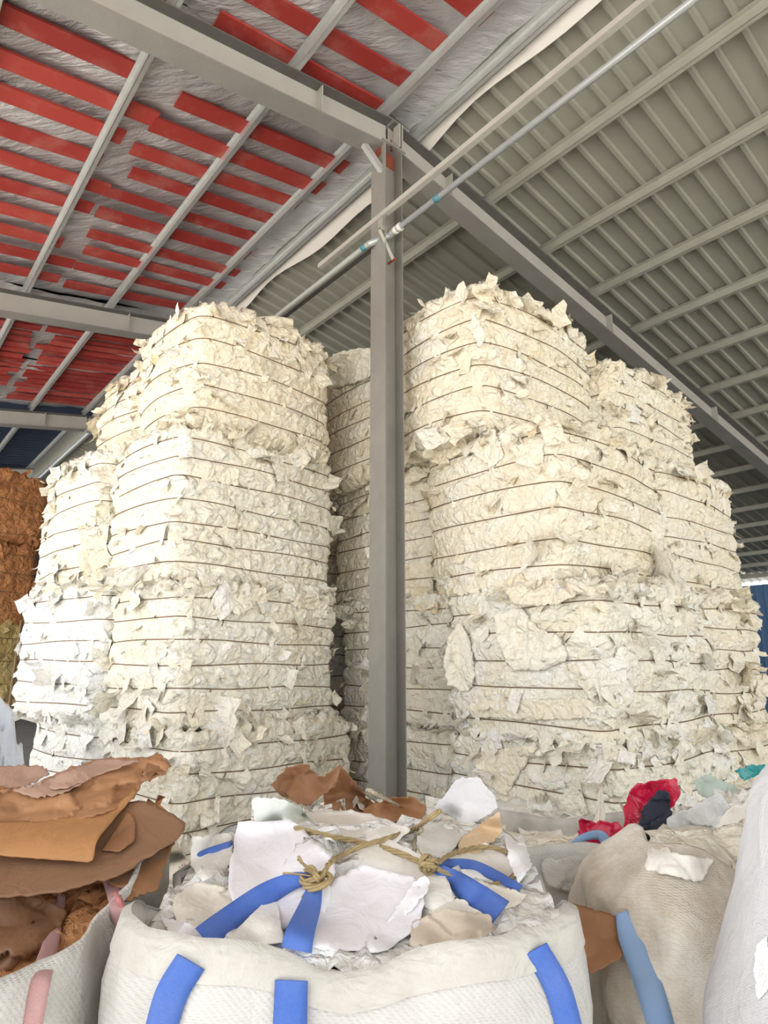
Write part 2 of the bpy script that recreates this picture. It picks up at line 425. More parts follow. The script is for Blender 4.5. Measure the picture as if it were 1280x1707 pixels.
# walls
def wall(name, s0, o0, s1, o1, z1, mat, label):
    L = math.hypot(s1 - s0, o1 - o0); n = int(L / 0.25); V = []
    nx, ny = -(o1 - o0) / L, (s1 - s0) / L
    for z in (0.0, 1.0):
        for k in range(n):
            for du, dz in ((0, 0), (0.15, 0), (0.175, 0.035), (0.225, 0.035)):
                f = (k * 0.25 + du) / L
                s, o = s0 + (s1 - s0) * f + nx * dz, o0 + (o1 - o0) * f + ny * dz
                V.append(B(s, o, 0 if z == 0 else (z1 if not callable(z1) else z1(s))))
    struct(mesh_obj(name, V, grid_faces(2, len(V) // 2), mat, None, False), label)
wall('wall_right', 18.7, O_MIN, 18.7, O_MAX, 4.34, M['wall_blue'], 'blue corrugated side wall with a light gap under the eave')
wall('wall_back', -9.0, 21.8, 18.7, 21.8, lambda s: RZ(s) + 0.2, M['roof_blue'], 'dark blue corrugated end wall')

# ------------------------------------------------------------------ column
def make_column():
    col = tag(empty('steel_column', CB), 'tall grey steel column standing between the two bale stacks', 'column')
    w = 0.115; top = RZ(0) - 0.36
    def bx(name, c, ax, ay, az, mat, par=col):
        mbb = MB(); mbb.box(c, ax, ay, az); return mbb.build(name, mat, par)
    z = np.array([0, 0, top / 2])
    bx('web', z, D1 * (w - 0.01), D2 * 0.004, z, M['column'])
    f1 = bx('flange', z - D1 * w, D1 * 0.006, D2 * w, z, M['column']); f2 = bx('flange', z + D1 * w, D1 * 0.006, D2 * w, z, M['column'])
    zz = np.array([0, 0, 1.0])
    bx('cap_plate', zz * (top + 0.008), D1 * 0.16, D2 * 0.13, zz * 0.01, M['steel'])
    bx('base_plate', zz * 0.012, D1 * 0.19, D2 * 0.17, zz * 0.012, M['steel'])
    p = bx('primer_patch', zz * (top - 0.09) - D2 * 0.006, D1 * (w - 0.012), D2 * 0.003, zz * 0.09, M['rust']); p['label'] = 'rust red primer patch'
    bx('primer_patch', zz * (top - 0.06) - D1 * (w + 0.007), D1 * 0.003, D2 * 0.05, zz * 0.06, M['rust'])
    bx('gusset_plate', zz * (top + 0.17) - D2 * 0.10 + D1 * 0.06, D1 * 0.006, D2 * 0.05, zz * 0.15, M['steel_web'])
    bx('gusset_plate', zz * (top + 0.17) - D2 * 0.10 + D1 * 0.10, D1 * 0.006, D2 * 0.05, zz * 0.15, M['steel_web'])
    for k in (0, 1):
        for j in (-1, 1):
            mbb = MB(); c = zz * (top - 0.02) + D1 * (0.05 + 0.07 * j) - D2 * (0.10); mbb.tube([c - zz * 0.03, c + zz * 0.05 * (k + 1)], 0.012, 6); mbb.build('bolt', M['rust'], col)
    # pipe bracket: two bars and a clip on the left flange
    mbb = MB(); c = zz * (PZ + 0.03) - D1 * (w + 0.01) - D2 * 0.06
    mbb.box(c + zz * 0.06, D1 * 0.02, D2 * 0.03, zz * 0.05); mbb.box(c - zz * 0.02 - D2 * 0.04, D1 * 0.03, D2 * 0.012, zz * 0.03)
    mbb.build('pipe_clip', M['purlin_olive'], col)
    mbb = MB(); a = zz * (PZ - 0.02) - D1 * (w + 0.05) - D2 * 0.08; b_ = zz * (PZ - 0.33) - D1 * (w * 0.2) - D2 * 0.13
    mbb.tube([a, b_], 0.022, 4); mbb.build('bracket_arm', M['purlin_olive'], col)
    mbb = MB(); mbb.tube([b_ - D2 * 0.03, b_ + D2 * 0.08], 0.014, 6); mbb.build('bolt', M['rust'], col)
    return col
PZ = 0.0
_d = ray(652, 386); _t = 5.78 / _d[1]; PZ = CAM_Z + _d[2] * _t
make_column()
# knee brace between purlin and column
mb = MB(); a = W(587, 218, 5.72); b_ = W(636, 290, 5.80); u_ = (b_ - a) / np.linalg.norm(b_ - a); sd_ = np.cross(u_, [0, 0, 1]); sd_ /= np.linalg.norm(sd_); up_ = np.cross(sd_, u_)
mb.box((a + b_) / 2, (b_ - a) / 2, sd_ * 0.03, up_ * 0.004); mb.box((a + b_) / 2 + sd_ * 0.03 + up_ * 0.025, (b_ - a) / 2, sd_ * 0.004, up_ * 0.025)
tag(mb.build('knee_brace', M['galv']), 'short galvanised angle brace beside the top of the column', 'brace')
# pipes
pp = CB + np.array([0, 0, PZ]) - D2 * 0.19 - D1 * 0.02
pipe = tag(empty('water_pipe', pp), 'grey metal water pipe running overhead past the column', 'pipe')
mb = MB(); mb.tube([-D2 * 9 + 0, D2 * 0.02], 0.030, 14); mb.build('pipe_run', M['pipe'], pipe, True)
mb = MB(); mb.tube([-D2 * 0.06, -D2 * 0.02], 0.042, 14); mb.tube([-D2 * 0.0, D2 * 0.05], 0.040, 14); mb.build('coupling', M['strip'], pipe, True)
mb = MB(); mb.tube([-D2 * 0.62, -D2 * 0.55], 0.0325, 14); o_ = mb.build('tape_wrap', M['pipe_blue'], pipe, True); o_['label'] = 'blue tape wrap'
mb = MB(); mb.tube([D2 * 0.05, D2 * 0.30], 0.036, 12); mb.build('elbow', M['pipe_dull'], pipe, True)
pl = -D1 * 0.17 + np.array([0, 0, -0.11])
mb = MB(); mb.tube([D2 * 0.25 + pl, D2 * 11 + pl], 0.030, 12); mb.build('pipe_run', M['pipe_dull'], pipe, True)
mb = MB(); mb.tube([D2 * 0.10, D2 * 0.22 + pl * 0.6, D2 * 0.27 + pl], 0.034, 12); mb.build('elbow', M['pipe'], pipe, True)
mb = MB(); mb.tube([D2 * 0.30 + pl, D2 * 0.36 + pl], 0.034, 12); mb.build('tape_wrap', M['pipe_blue'], pipe, True)
mb = MB(); c0 = CB + np.array([0, 0, PZ + 0.20]) - D1 * 0.13 - D2 * 0.2
mb.box(c0 - D2 * 3.6, D2 * 4.9, D1 * 0.004, np.array([0, 0, 0.026])); mb.box(c0 - D2 * 3.6 + D1 * 0.025 - np.array([0, 0, 0.024]), D2 * 4.9, D1 * 0.026, np.array([0, 0, 0.004]))
tag(mb.build('angle_rail', M['steel_web']), 'thin grey angle rail running overhead beside the water pipe', 'rail')
mb = MB(); c0 = CB + np.array([0, 0, PZ + 0.06]) + D1 * 0.0 + D2 * 5.6
mb.box(c0, D2 * 5.5, D1 * 0.03, np.array([0, 0, 0.05]))
tag(mb.build('tie_rail', M['dark_steel']), 'dark steel tie rail from the column back towards the ridge', 'rail')

# ------------------------------------------------------------------ bales
def rounded_loop(a, b, r, step):
    """points and outward normals round a rounded rectangle a x b centred on 0, evenly spaced"""
    pts = []; nor = []
    hx, hy = a / 2 - r, b / 2 - r
    def line(p, q, n):
        m = max(2, int(np.hypot(q[0] - p[0], q[1] - p[1]) / step))
        for i in range(m):
            f = i / m; pts.append((p[0] + (q[0] - p[0]) * f, p[1] + (q[1] - p[1]) * f)); nor.append(n)
    def arc(cx, cy, a0):
        m = max(4, int(r * math.pi / 2 / step))
        for i in range(m):
            t_ = a0 + (math.pi / 2) * i / m
            pts.append((cx + r * math.cos(t_), cy + r * math.sin(t_))); nor.append((math.cos(t_), math.sin(t_)))
    line((a / 2, -hy), (a / 2, hy), (1, 0)); arc(hx, hy, 0)
    line((hx, b / 2), (-hx, b / 2), (0, 1)); arc(-hx, hy, math.pi / 2)
    line((-a / 2, hy), (-a / 2, -hy), (-1, 0)); arc(-hx, -hy, math.pi)
    line((-hx, -b / 2), (hx, -b / 2), (0, -1)); arc(hx, -hy, 1.5 * math.pi)
    return np.array(pts), np.array(nor)

def scraps_mesh(Pt, Nn, Sx, Sy, lift, rot, seed, K=4, crump=0.35):
    """many bent sheets at once: base points, normals, sizes, lift angles"""
    n = len(Pt); rs = np.random.RandomState(seed)
    up = np.tile(np.array([0, 0, 1.0]), (n, 1)); bad = np.abs(Nn[:, 2]) > 0.85; up[bad] = (1, 0, 0)
    T = np.cross(up, Nn); T /= np.linalg.norm(T, axis=1)[:, None] + 1e-9
    Bt = np.cross(Nn, T)
    c, s = np.cos(rot)[:, None], np.sin(rot)[:, None]
    T, Bt = T * c + Bt * s, -T * s + Bt * c
    g = np.linspace(0, 1, K + 1)
    U, Vv = np.meshgrid(g - 0.5, g, indexing='ij'); U = U.ravel()[None, :]; Vv = Vv.ravel()[None, :]
    taper = 1 + rs.uniform(-0.6, 0.35, (n, 1)) * Vv
    Ue = U * taper + rs.uniform(-0.3, 0.3, (n, 1)) * Vv
    Ve = Vv + rs.uniform(-0.25, 0.25, (n, 1)) * U
    curl = rs.uniform(-0.9, 1.2, (n, 1))
    ang = lift[:, None] + curl * Vv
    dt = Sy[:, None] * Ve
    outw = dt * np.sin(ang) + rs.uniform(-0.25, 0.35, (n, 1)) * Sx[:, None] * (U ** 2) * 2 * 0.5
    P = Pt[:, None, :] + T[:, None, :] * (Ue * Sx[:, None])[..., None] + Bt[:, None, :] * (dt * np.cos(ang))[..., None] + Nn[:, None, :] * outw[..., None]
    q = P.reshape(-1, 3)
    sz = np.repeat((Sx + Sy) / 2, (K + 1) ** 2)
    d = vnoise(q * 14, seed) * 0.16 + ridged(q * 7, seed + 5, 2) * 0.14
    q = q + np.repeat(Nn, (K + 1) ** 2, 0) * (d * sz * crump)[:, None]
    f1 = grid_faces(K + 1, K + 1)
    Fc = (f1[None] + (np.arange(n) * (K + 1) ** 2)[:, None, None]).reshape(-1, 4)
    tone = np.repeat(rs.beta(2.6, 1.5, n), (K + 1) ** 2)
    return q, Fc, tone

BALES = {}
def bale(N, az, a, b, z0, z1, label, seed, mat='cream', nst=6, yaw=0.0, res=0.02, rough=1.0, smooth_left=0.5, bow=0.05, cat='bale', scraps=130, big=7, group=None, name='paper_bale', top_rough=1.0, tilt=0.0):
    rs = np.random.RandomState(seed)
    az = R(az) + R(yaw)
    e1 = np.array([math.sin(az), math.cos(az), 0]); e2 = np.array([-math.cos(az), math.sin(az), 0])
    ctr = np.array([N[0], N[1], 0]) + e1 * a / 2 + e2 * b / 2
    h = z1 - z0
    root = tag(empty(name, (ctr[0], ctr[1], z0), math.atan2(e1[1], e1[0])), label, cat, group)
    r = 0.10
    L, LN = rounded_loop(a, b, r, res); m = len(L)
    # profile rows: (inset, z, normal angle)
    rt = 0.06
    rows = [(0.5, 0.0, -90), (0.12, 0.0, -90), (0.035, 0.015, -60)]
    nz = int((h - 0.06 - rt) / res)
    for z in np.linspace(0.045, h - rt, nz): rows.append((0.0, z, 0))
    for k in range(1, 6):
        t_ = R(90 * k / 5); rows.append((rt * (1 - math.cos(t_)), h - rt + rt * math.sin(t_), 90 * k / 5))
    hm = min(a, b) / 2
    for ins in np.linspace(rt + 0.03, hm * 0.97, max(4, int(hm / res / 1.6))): rows.append((ins, h, 90))
    rows = np.array(rows); nr = len(rows)
    ins = np.repeat(rows[:, 0], m); zz = np.repeat(rows[:, 1], m); an = np.radians(np.repeat(rows[:, 2], m))
    Lx, Ly = np.tile(L[:, 0], nr), np.tile(L[:, 1], nr); nx, ny = np.tile(LN[:, 0], nr), np.tile(LN[:, 1], nr)
    # inset by scaling towards the core (keeps loops from crossing)
    fx = 1 - ins / (a / 2) * 0.999; fy = 1 - ins / (b / 2) * 0.999
    fx = np.clip(fx, 0.02, 1); fy = np.clip(fy, 0.02, 1)
    P = np.stack([Lx * fx, Ly * fy, zz], 1)
    Nn = np.stack([nx * np.cos(an), ny * np.cos(an), np.sin(an)], 1)
    side = np.clip(np.cos(an), 0, 1)
    zs = h * (np.arange(nst) + 0.75 + rs.uniform(-0.08, 0.08, nst)) / (nst + 0.35)
    sl = rs.uniform(-0.02, 0.02, (nst, 2)) + tilt
    def strap_z(i, x, y): return zs[i] + sl[i, 0] * x + sl[i, 1] * y + 0.008 * np.sin(5 * x + 3 * y + i * 2.1)
    def shape(P, nx, ny, side, full=True):
        ax, ay = np.abs(P[:, 0]) / (a / 2), np.abs(P[:, 1]) / (b / 2)
        d = side * bow * (1 - np.clip(np.minimum(ax, ay), 0, 1) ** 2)
        d = d + side * 0.035 * vnoise(P * 1.7 + seed, seed)
        return d
    d = shape(P, nx, ny, side)
    ds = np.full(len(P), 9.0)
    for i in range(nst): ds = np.minimum(ds, np.abs(P[:, 2] - strap_z(i, P[:, 0], P[:, 1])))
    gap = h / (nst + 0.35) / 2
    tt = np.clip(ds / gap, 0, 1)
    d += side * (0.020 * np.sqrt(1 - (1 - tt) ** 2) - 0.008)
    att = np.clip((ds - 0.012) / 0.05, 0.0, 1) ** 0.8; att = np.where(side > 0.3, att, 1.0)
    Q = P + seed * 3.17
    Qw = Q + 0.05 * np.stack([vnoise(Q * 5, 1), vnoise(Q * 5, 2), vnoise(Q * 5, 3)], 1)
    wl = np.clip(np.abs(nx) * side, 0, 1); wr = np.clip(np.abs(ny) * side, 0, 1); wt = 1 - side
    f1, t1 = facets(Qw * np.array([4, 2.6, 5.5]), seed); f2, t2 = facets(Qw * np.array([9.5, 9.5, 6.5]), seed + 50); f3, t3 = facets(Qw * 17, seed + 90)
    rv = ridged(Qw * np.array([16, 16, 3.4]), seed + 7, 2); rh = ridged(Qw * np.array([7, 5.5, 7.5]), seed + 17, 3)
    patch = np.clip(vnoise(Q * 1.5, seed + 70) * 1.6 + 0.5, 0, 1)
    kl = wl * (smooth_left * patch + (1 - smooth_left))
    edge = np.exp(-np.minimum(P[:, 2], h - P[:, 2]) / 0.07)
    fine = (0.20 + 0.8 * (1 - wl) + 0.8 * kl * 0.8)
    dn = 0.018 * f1 * (0.5 + 0.5 * wl) + 0.026 * f2 * (0.25 * wl + wr + wt) + 0.012 * f3 * fine + 0.016 * rv * wr + 0.011 * rh * (kl + 0.6 * wr + wt)
    dn = dn * rough * att * (1 + 0.9 * edge)
    # ragged upper layers
    dn += wt * (Nn[:, 2] > 0) * top_rough * (0.05 * vnoise(Q * 2.2, seed + 31) + 0.03 * f1)
    dn += edge * side * 0.035 * vnoise(Q * np.array([5, 5, 3]), seed + 41)
    X = P + Nn * (d + dn)[:, None]
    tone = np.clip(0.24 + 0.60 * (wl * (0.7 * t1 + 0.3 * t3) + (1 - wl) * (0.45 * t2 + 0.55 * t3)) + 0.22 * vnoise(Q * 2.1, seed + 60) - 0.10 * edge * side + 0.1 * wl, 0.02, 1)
    Fc = grid_faces(nr, m, True)
    Fl = Fc.tolist(); Fl.append(list(range(m))[::-1]); Fl.append([(nr - 1) * m + i for i in range(m)])
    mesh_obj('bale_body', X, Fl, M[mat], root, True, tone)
    if seed in (2, 3, 4, 12, 13, 14, 11, 24): BALES[seed] = (root, ctr[None] + np.array([0, 0, z0]) + X[:, 0:1] * e1 + X[:, 1:2] * e2 + X[:, 2:3] * np.array([0, 0, 1.0]), Fc)
    # wires
    Lw, LwN = rounded_loop(a, b, r, 0.045)
    for i in range(nst):
        z = strap_z(i, Lw[:, 0], Lw[:, 1]); Pw = np.stack([Lw[:, 0], Lw[:, 1], z], 1)
        sd_ = np.ones(len(Lw)); dd = shape(Pw, LwN[:, 0], LwN[:, 1], sd_) - 0.008 + 0.010
        Pw[:, 0] += LwN[:, 0] * dd; Pw[:, 1] += LwN[:, 1] * dd
        mbw = MB(); mbw.tube(Pw, 0.0052, 5, closed=True); st = mbw.build('strap', M['strap'], root, True)
        if seed < 30:                                          # twisted wire ends
            fr = np.where(LwN[:, 1] < -0.9)[0]; q0 = Pw[fr[rs.randint(len(fr))]]; q1 = q0 + np.array([rs.uniform(-0.05, 0.05), -0.03, -rs.uniform(0.02, 0.07)])
            mbe = MB(); mbe.tube([q0, (q0 + q1) / 2 + np.array([0, -0.012, 0.01]), q1], 0.005, 5); mbe.build('wire_end', M['strap'], st, True)
    # loose paper: small scraps as one stuff part, large sheets one by one
    def pick(n):
        idx = []
        u = rs.rand(n)
        sideidx = np.arange(3 * m, (3 + nz) * m); topidx = np.arange((3 + nz) * m, nr * m)
        vis = (nx < -0.3) | (ny < -0.3)                      # the two faces turned to the front
        s_all = sideidx[vis[sideidx]]; ed = s_all[edge[s_all] > 0.30]; t_all = topidx[(P[topidx, 0] < a * 0.2) | (P[topidx, 1] < b * 0.1)]
        cornr = s_all[(np.abs(nx[s_all]) > 0.25) & (np.abs(ny[s_all]) > 0.25)]
        for q in u:
            src = ed if q < 0.30 else (t_all if q < 0.48 else (cornr if q < 0.56 else s_all))
            idx.append(src[rs.randint(len(src))])
        return np.array(idx)
    if scraps:
        idx = pick(scraps); n = len(idx)
        ontop = wt[idx] > 0.5; sz = rs.lognormal(math.log(0.085), 0.42, n)
        lift = np.where(edge[idx] > 0.35, rs.uniform(0.0, 0.8, n), rs.uniform(-0.05, 0.35, n)); lift = np.where(ontop, rs.uniform(0.1, 0.9, n), lift)
        wr_i = wr[idx] > 0.6
        rot = np.where(ontop, rs.uniform(0, 6.28, n), math.pi + rs.normal(0, 0.8, n)); rot = np.where(rs.rand(n) < 0.3, rs.uniform(0, 6.28, n), rot)
        q, fc, tn = scraps_mesh(X[idx] - Nn[idx] * 0.006, Nn[idx], sz * rs.uniform(0.6, 1.5, n), sz * rs.uniform(0.7, 1.4, n), lift, rot, seed + 200, 4, 1.2)
        o = mesh_obj('paper_scraps', q, fc, M[mat], root, True, tn); o['kind'] = 'stuff'
    for k in range(big):
        idx = pick(1); sz = np.array([rs.uniform(0.13, 0.26)])
        ont = wt[idx] > 0.5
        q, fc, tn = scraps_mesh(X[idx] - Nn[idx] * 0.008, Nn[idx], sz * rs.uniform(0.7, 1.4), sz * rs.uniform(0.6, 1.1), np.array([rs.uniform(0.0, 0.6)]), np.array([rs.uniform(0, 6.28) if ont[0] else math.pi + rs.normal(0, 0.6)]), seed * 31 + k, 9, 0.8)
        mesh_obj('loose_sheet', q, fc, M[mat], root, True, tn)
    return root

AL, AR_ = 43.0, 49.5
# left stack, front column of bales (bottom to top)
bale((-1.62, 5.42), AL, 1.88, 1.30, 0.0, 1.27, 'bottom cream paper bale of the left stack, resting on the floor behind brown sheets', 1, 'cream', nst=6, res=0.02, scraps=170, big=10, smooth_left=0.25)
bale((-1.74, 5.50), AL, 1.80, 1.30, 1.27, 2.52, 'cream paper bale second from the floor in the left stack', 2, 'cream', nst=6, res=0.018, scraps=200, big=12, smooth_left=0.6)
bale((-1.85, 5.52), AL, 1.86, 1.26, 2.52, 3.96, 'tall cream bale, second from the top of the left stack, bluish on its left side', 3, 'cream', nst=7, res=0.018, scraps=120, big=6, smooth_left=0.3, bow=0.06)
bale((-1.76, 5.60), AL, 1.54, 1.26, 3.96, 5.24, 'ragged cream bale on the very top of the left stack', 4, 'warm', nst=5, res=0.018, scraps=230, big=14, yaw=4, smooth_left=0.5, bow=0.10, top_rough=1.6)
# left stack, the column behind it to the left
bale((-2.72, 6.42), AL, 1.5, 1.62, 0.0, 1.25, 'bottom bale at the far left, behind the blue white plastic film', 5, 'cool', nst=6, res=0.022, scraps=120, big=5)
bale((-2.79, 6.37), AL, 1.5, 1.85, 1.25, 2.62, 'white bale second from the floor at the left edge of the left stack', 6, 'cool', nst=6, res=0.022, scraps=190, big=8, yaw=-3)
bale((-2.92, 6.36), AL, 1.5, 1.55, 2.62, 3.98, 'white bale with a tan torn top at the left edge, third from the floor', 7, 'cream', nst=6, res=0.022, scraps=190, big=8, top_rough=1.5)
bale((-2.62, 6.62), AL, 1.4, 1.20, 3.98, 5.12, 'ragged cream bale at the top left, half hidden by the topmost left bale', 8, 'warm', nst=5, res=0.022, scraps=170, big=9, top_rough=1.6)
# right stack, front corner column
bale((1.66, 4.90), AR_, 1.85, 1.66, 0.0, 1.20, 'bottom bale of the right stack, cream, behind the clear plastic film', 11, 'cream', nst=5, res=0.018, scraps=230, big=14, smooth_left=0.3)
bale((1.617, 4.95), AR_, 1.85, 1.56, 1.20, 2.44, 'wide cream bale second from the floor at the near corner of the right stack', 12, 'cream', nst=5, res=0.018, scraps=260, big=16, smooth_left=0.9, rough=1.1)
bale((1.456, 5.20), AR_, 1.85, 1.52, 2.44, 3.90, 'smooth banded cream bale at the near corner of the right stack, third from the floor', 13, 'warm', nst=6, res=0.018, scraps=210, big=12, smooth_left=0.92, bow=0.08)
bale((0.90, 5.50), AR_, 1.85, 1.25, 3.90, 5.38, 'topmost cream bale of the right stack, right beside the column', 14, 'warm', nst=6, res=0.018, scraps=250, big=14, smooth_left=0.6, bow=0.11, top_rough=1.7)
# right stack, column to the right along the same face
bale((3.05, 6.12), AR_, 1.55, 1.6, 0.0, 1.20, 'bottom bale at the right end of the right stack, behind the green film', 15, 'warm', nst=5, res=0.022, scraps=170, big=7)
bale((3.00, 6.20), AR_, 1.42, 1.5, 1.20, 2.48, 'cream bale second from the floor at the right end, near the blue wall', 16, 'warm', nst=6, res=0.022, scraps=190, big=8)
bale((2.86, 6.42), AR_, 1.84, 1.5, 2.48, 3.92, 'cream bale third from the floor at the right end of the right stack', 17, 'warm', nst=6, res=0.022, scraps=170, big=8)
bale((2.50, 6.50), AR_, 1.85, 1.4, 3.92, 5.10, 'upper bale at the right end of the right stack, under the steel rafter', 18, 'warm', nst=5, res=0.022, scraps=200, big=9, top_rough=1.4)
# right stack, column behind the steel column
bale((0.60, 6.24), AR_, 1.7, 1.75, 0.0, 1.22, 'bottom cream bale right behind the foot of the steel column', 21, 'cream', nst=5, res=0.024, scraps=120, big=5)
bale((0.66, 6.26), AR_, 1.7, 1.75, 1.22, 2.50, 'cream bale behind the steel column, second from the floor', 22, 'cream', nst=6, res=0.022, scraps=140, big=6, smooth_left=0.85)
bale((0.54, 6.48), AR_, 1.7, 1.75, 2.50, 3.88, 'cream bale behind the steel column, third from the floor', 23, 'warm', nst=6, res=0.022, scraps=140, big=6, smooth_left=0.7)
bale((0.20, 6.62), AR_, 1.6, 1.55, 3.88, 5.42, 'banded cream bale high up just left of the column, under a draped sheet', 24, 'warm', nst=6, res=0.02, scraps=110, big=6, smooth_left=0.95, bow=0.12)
bale((-1.30, 7.85), AL, 1.7, 1.4, 0.0, 1.25, 'bottom bale deep in the dark gap left of the column', 25, 'cream', nst=5, res=0.03, scraps=60, big=2)
bale((-1.30, 7.85), AL, 1.7, 1.4, 1.25, 2.55, 'second bale from the floor deep in the gap left of the column', 26, 'cream', nst=5, res=0.03, scraps=60, big=2)
bale((-1.30, 7.85), AL, 1.7, 1.4, 2.55, 3.85, 'third bale from the floor deep in the gap left of the column', 27, 'warm', nst=5, res=0.03, scraps=60, big=2)
# far left background
bale((-6.75, 9.7), AL, 1.32, 1.2, 0.0, 1.22, 'bottom yellowish paper bale in the dim far left corner', 31, 'yellowbale', nst=3, res=0.05, scraps=30, big=0)
bale((-6.75, 9.7), AL, 1.30, 1.2, 1.22, 2.44, 'yellowish paper bale just below the two brown ones', 32, 'yellowbale', nst=3, res=0.05, scraps=30, big=0)
bale((-6.75, 9.7), AL, 1.34, 1.2, 2.44, 3.75, 'lower of the two brown kraft paper bales at the left edge', 33, 'brownbale', nst=4, res=0.04, scraps=60, big=2)
bale((-6.80, 9.7), AL, 1.42, 1.2, 3.75, 4.93, 'upper of the two brown kraft paper bales at the left edge', 34, 'brownbale', nst=4, res=0.04, scraps=60, big=2)

# ------------------------------------------------------------------ foreground: bags, heaps, loose sheets
from mathutils.bvhtree import BVHTree
from mathutils.geometry import delaunay_2d_cdt
TG = {}
def target(name, V, Fc): TG[name] = BVHTree.FromPolygons([Vector(v) for v in V], [tuple(f) for f in (Fc if isinstance(Fc, list) else Fc.tolist())])
CAMV = Vector((0, 0, CAM_Z))
def cast(px, py, names):
    d = Vector(ray(px, py)).normalized(); best = None
    for n in names:
        h = TG[n].ray_cast(CAMV, d, 30)
        if h[0] is not None and (best is None or h[3] < best): best = h[3]
    return best
M['woven'] = m_woven('white_woven_sack', (0.66, 0.65, 0.63), (0.48, 0.44, 0.38), fac=0.6)
M['woven_grey'] = m_woven('grey_woven_sack', (0.66, 0.65, 0.61), (0.42, 0.39, 0.33), fac=0.8)
M['woven_tan'] = m_woven('stained_woven_sack', (0.78, 0.74, 0.66), (0.45, 0.34, 0.22), fac=0.95)
M['hem'] = m_woven('coarse_hem', (0.62, 0.60, 0.55), (0.40, 0.38, 0.33), 70.0, 0.7)
M['smooth_sack'] = m_woven('clean_white_sack', (0.74, 0.75, 0.77), (0.66, 0.67, 0.69), 420.0, 0.4, 0.04)
M['blue_web'] = m_web('blue_webbing', (0.03, 0.14, 0.60)); M['pale_web'] = m_web('pale_blue_webbing', (0.25, 0.42, 0.70)); M['pink_web'] = m_web('pink_webbing', (0.58, 0.30, 0.29)); M['red_web'] = m_web('coral_webbing', (0.78, 0.22, 0.20))
M['rope'] = m_plain('jute_rope', (0.40, 0.30, 0.15), 0.8, 0, 0.35, 60)
M['rope_grey'] = m_plain('worn_rope', (0.42, 0.35, 0.25), 0.8, 0, 0.35, 60)
def m_sheet(name, col, var=0.06, rough=0.55, bump=0.5):
    t = NT(name); v = t.coord()
    c = t.mix(t.noise(v, 5, 4), [max(0, x * (1 - var)) for x in col], [min(1, x * (1 + var)) for x in col])
    t.bump(t.noise(v, 9, 4, 0.55, 0.9), bump, 0.02); return t.done(c, rough, 0, 0.3)
for k_, c_ in dict(sh_white=(0.90, 0.89, 0.90), sh_lilac=(0.87, 0.85, 0.88), sh_cream=(0.85, 0.80, 0.70), sh_ivory=(0.89, 0.86, 0.79), sh_grey=(0.70, 0.68, 0.63), sh_tan=(0.74, 0.56, 0.36), sh_green=(0.78, 0.82, 0.77), sh_sand=(0.66, 0.57, 0.46)).items():
    M[k_] = m_sheet(k_, c_)
for k_, c_ in dict(kr_light=(0.40, 0.205, 0.10), kr_mid=(0.31, 0.155, 0.075), kr_dull=(0.27, 0.15, 0.085), kr_dark=(0.24, 0.12, 0.06), kr_mauve=(0.42, 0.27, 0.20), kr_gold=(0.45, 0.225, 0.092)).items():
    M[k_] = m_sheet(k_, c_, 0.16, 0.5, 0.55)
M['film_white'] = m_film('cloudy_film', (0.80, 0.81, 0.80), 0.25, 0.88); M['film_clear'] = m_film('clear_film', (0.80, 0.80, 0.77), 0.16, 0.45)
M['film_blue'] = m_film('bluish_film', (0.70, 0.77, 0.90), 0.3); M['film_green'] = m_film('green_film', (0.52, 0.62, 0.53), 0.2, 0.9); M['film_teal'] = m_film('teal_film', (0.02, 0.26, 0.27), 0.12)
M['red_plastic'] = m_film('crimson_plastic', (0.58, 0.012, 0.055), 0.18); M['navy'] = m_plain('navy_cloth', (0.028, 0.034, 0.055), 0.75, 0, 0.2, 20, 0.4, 30)

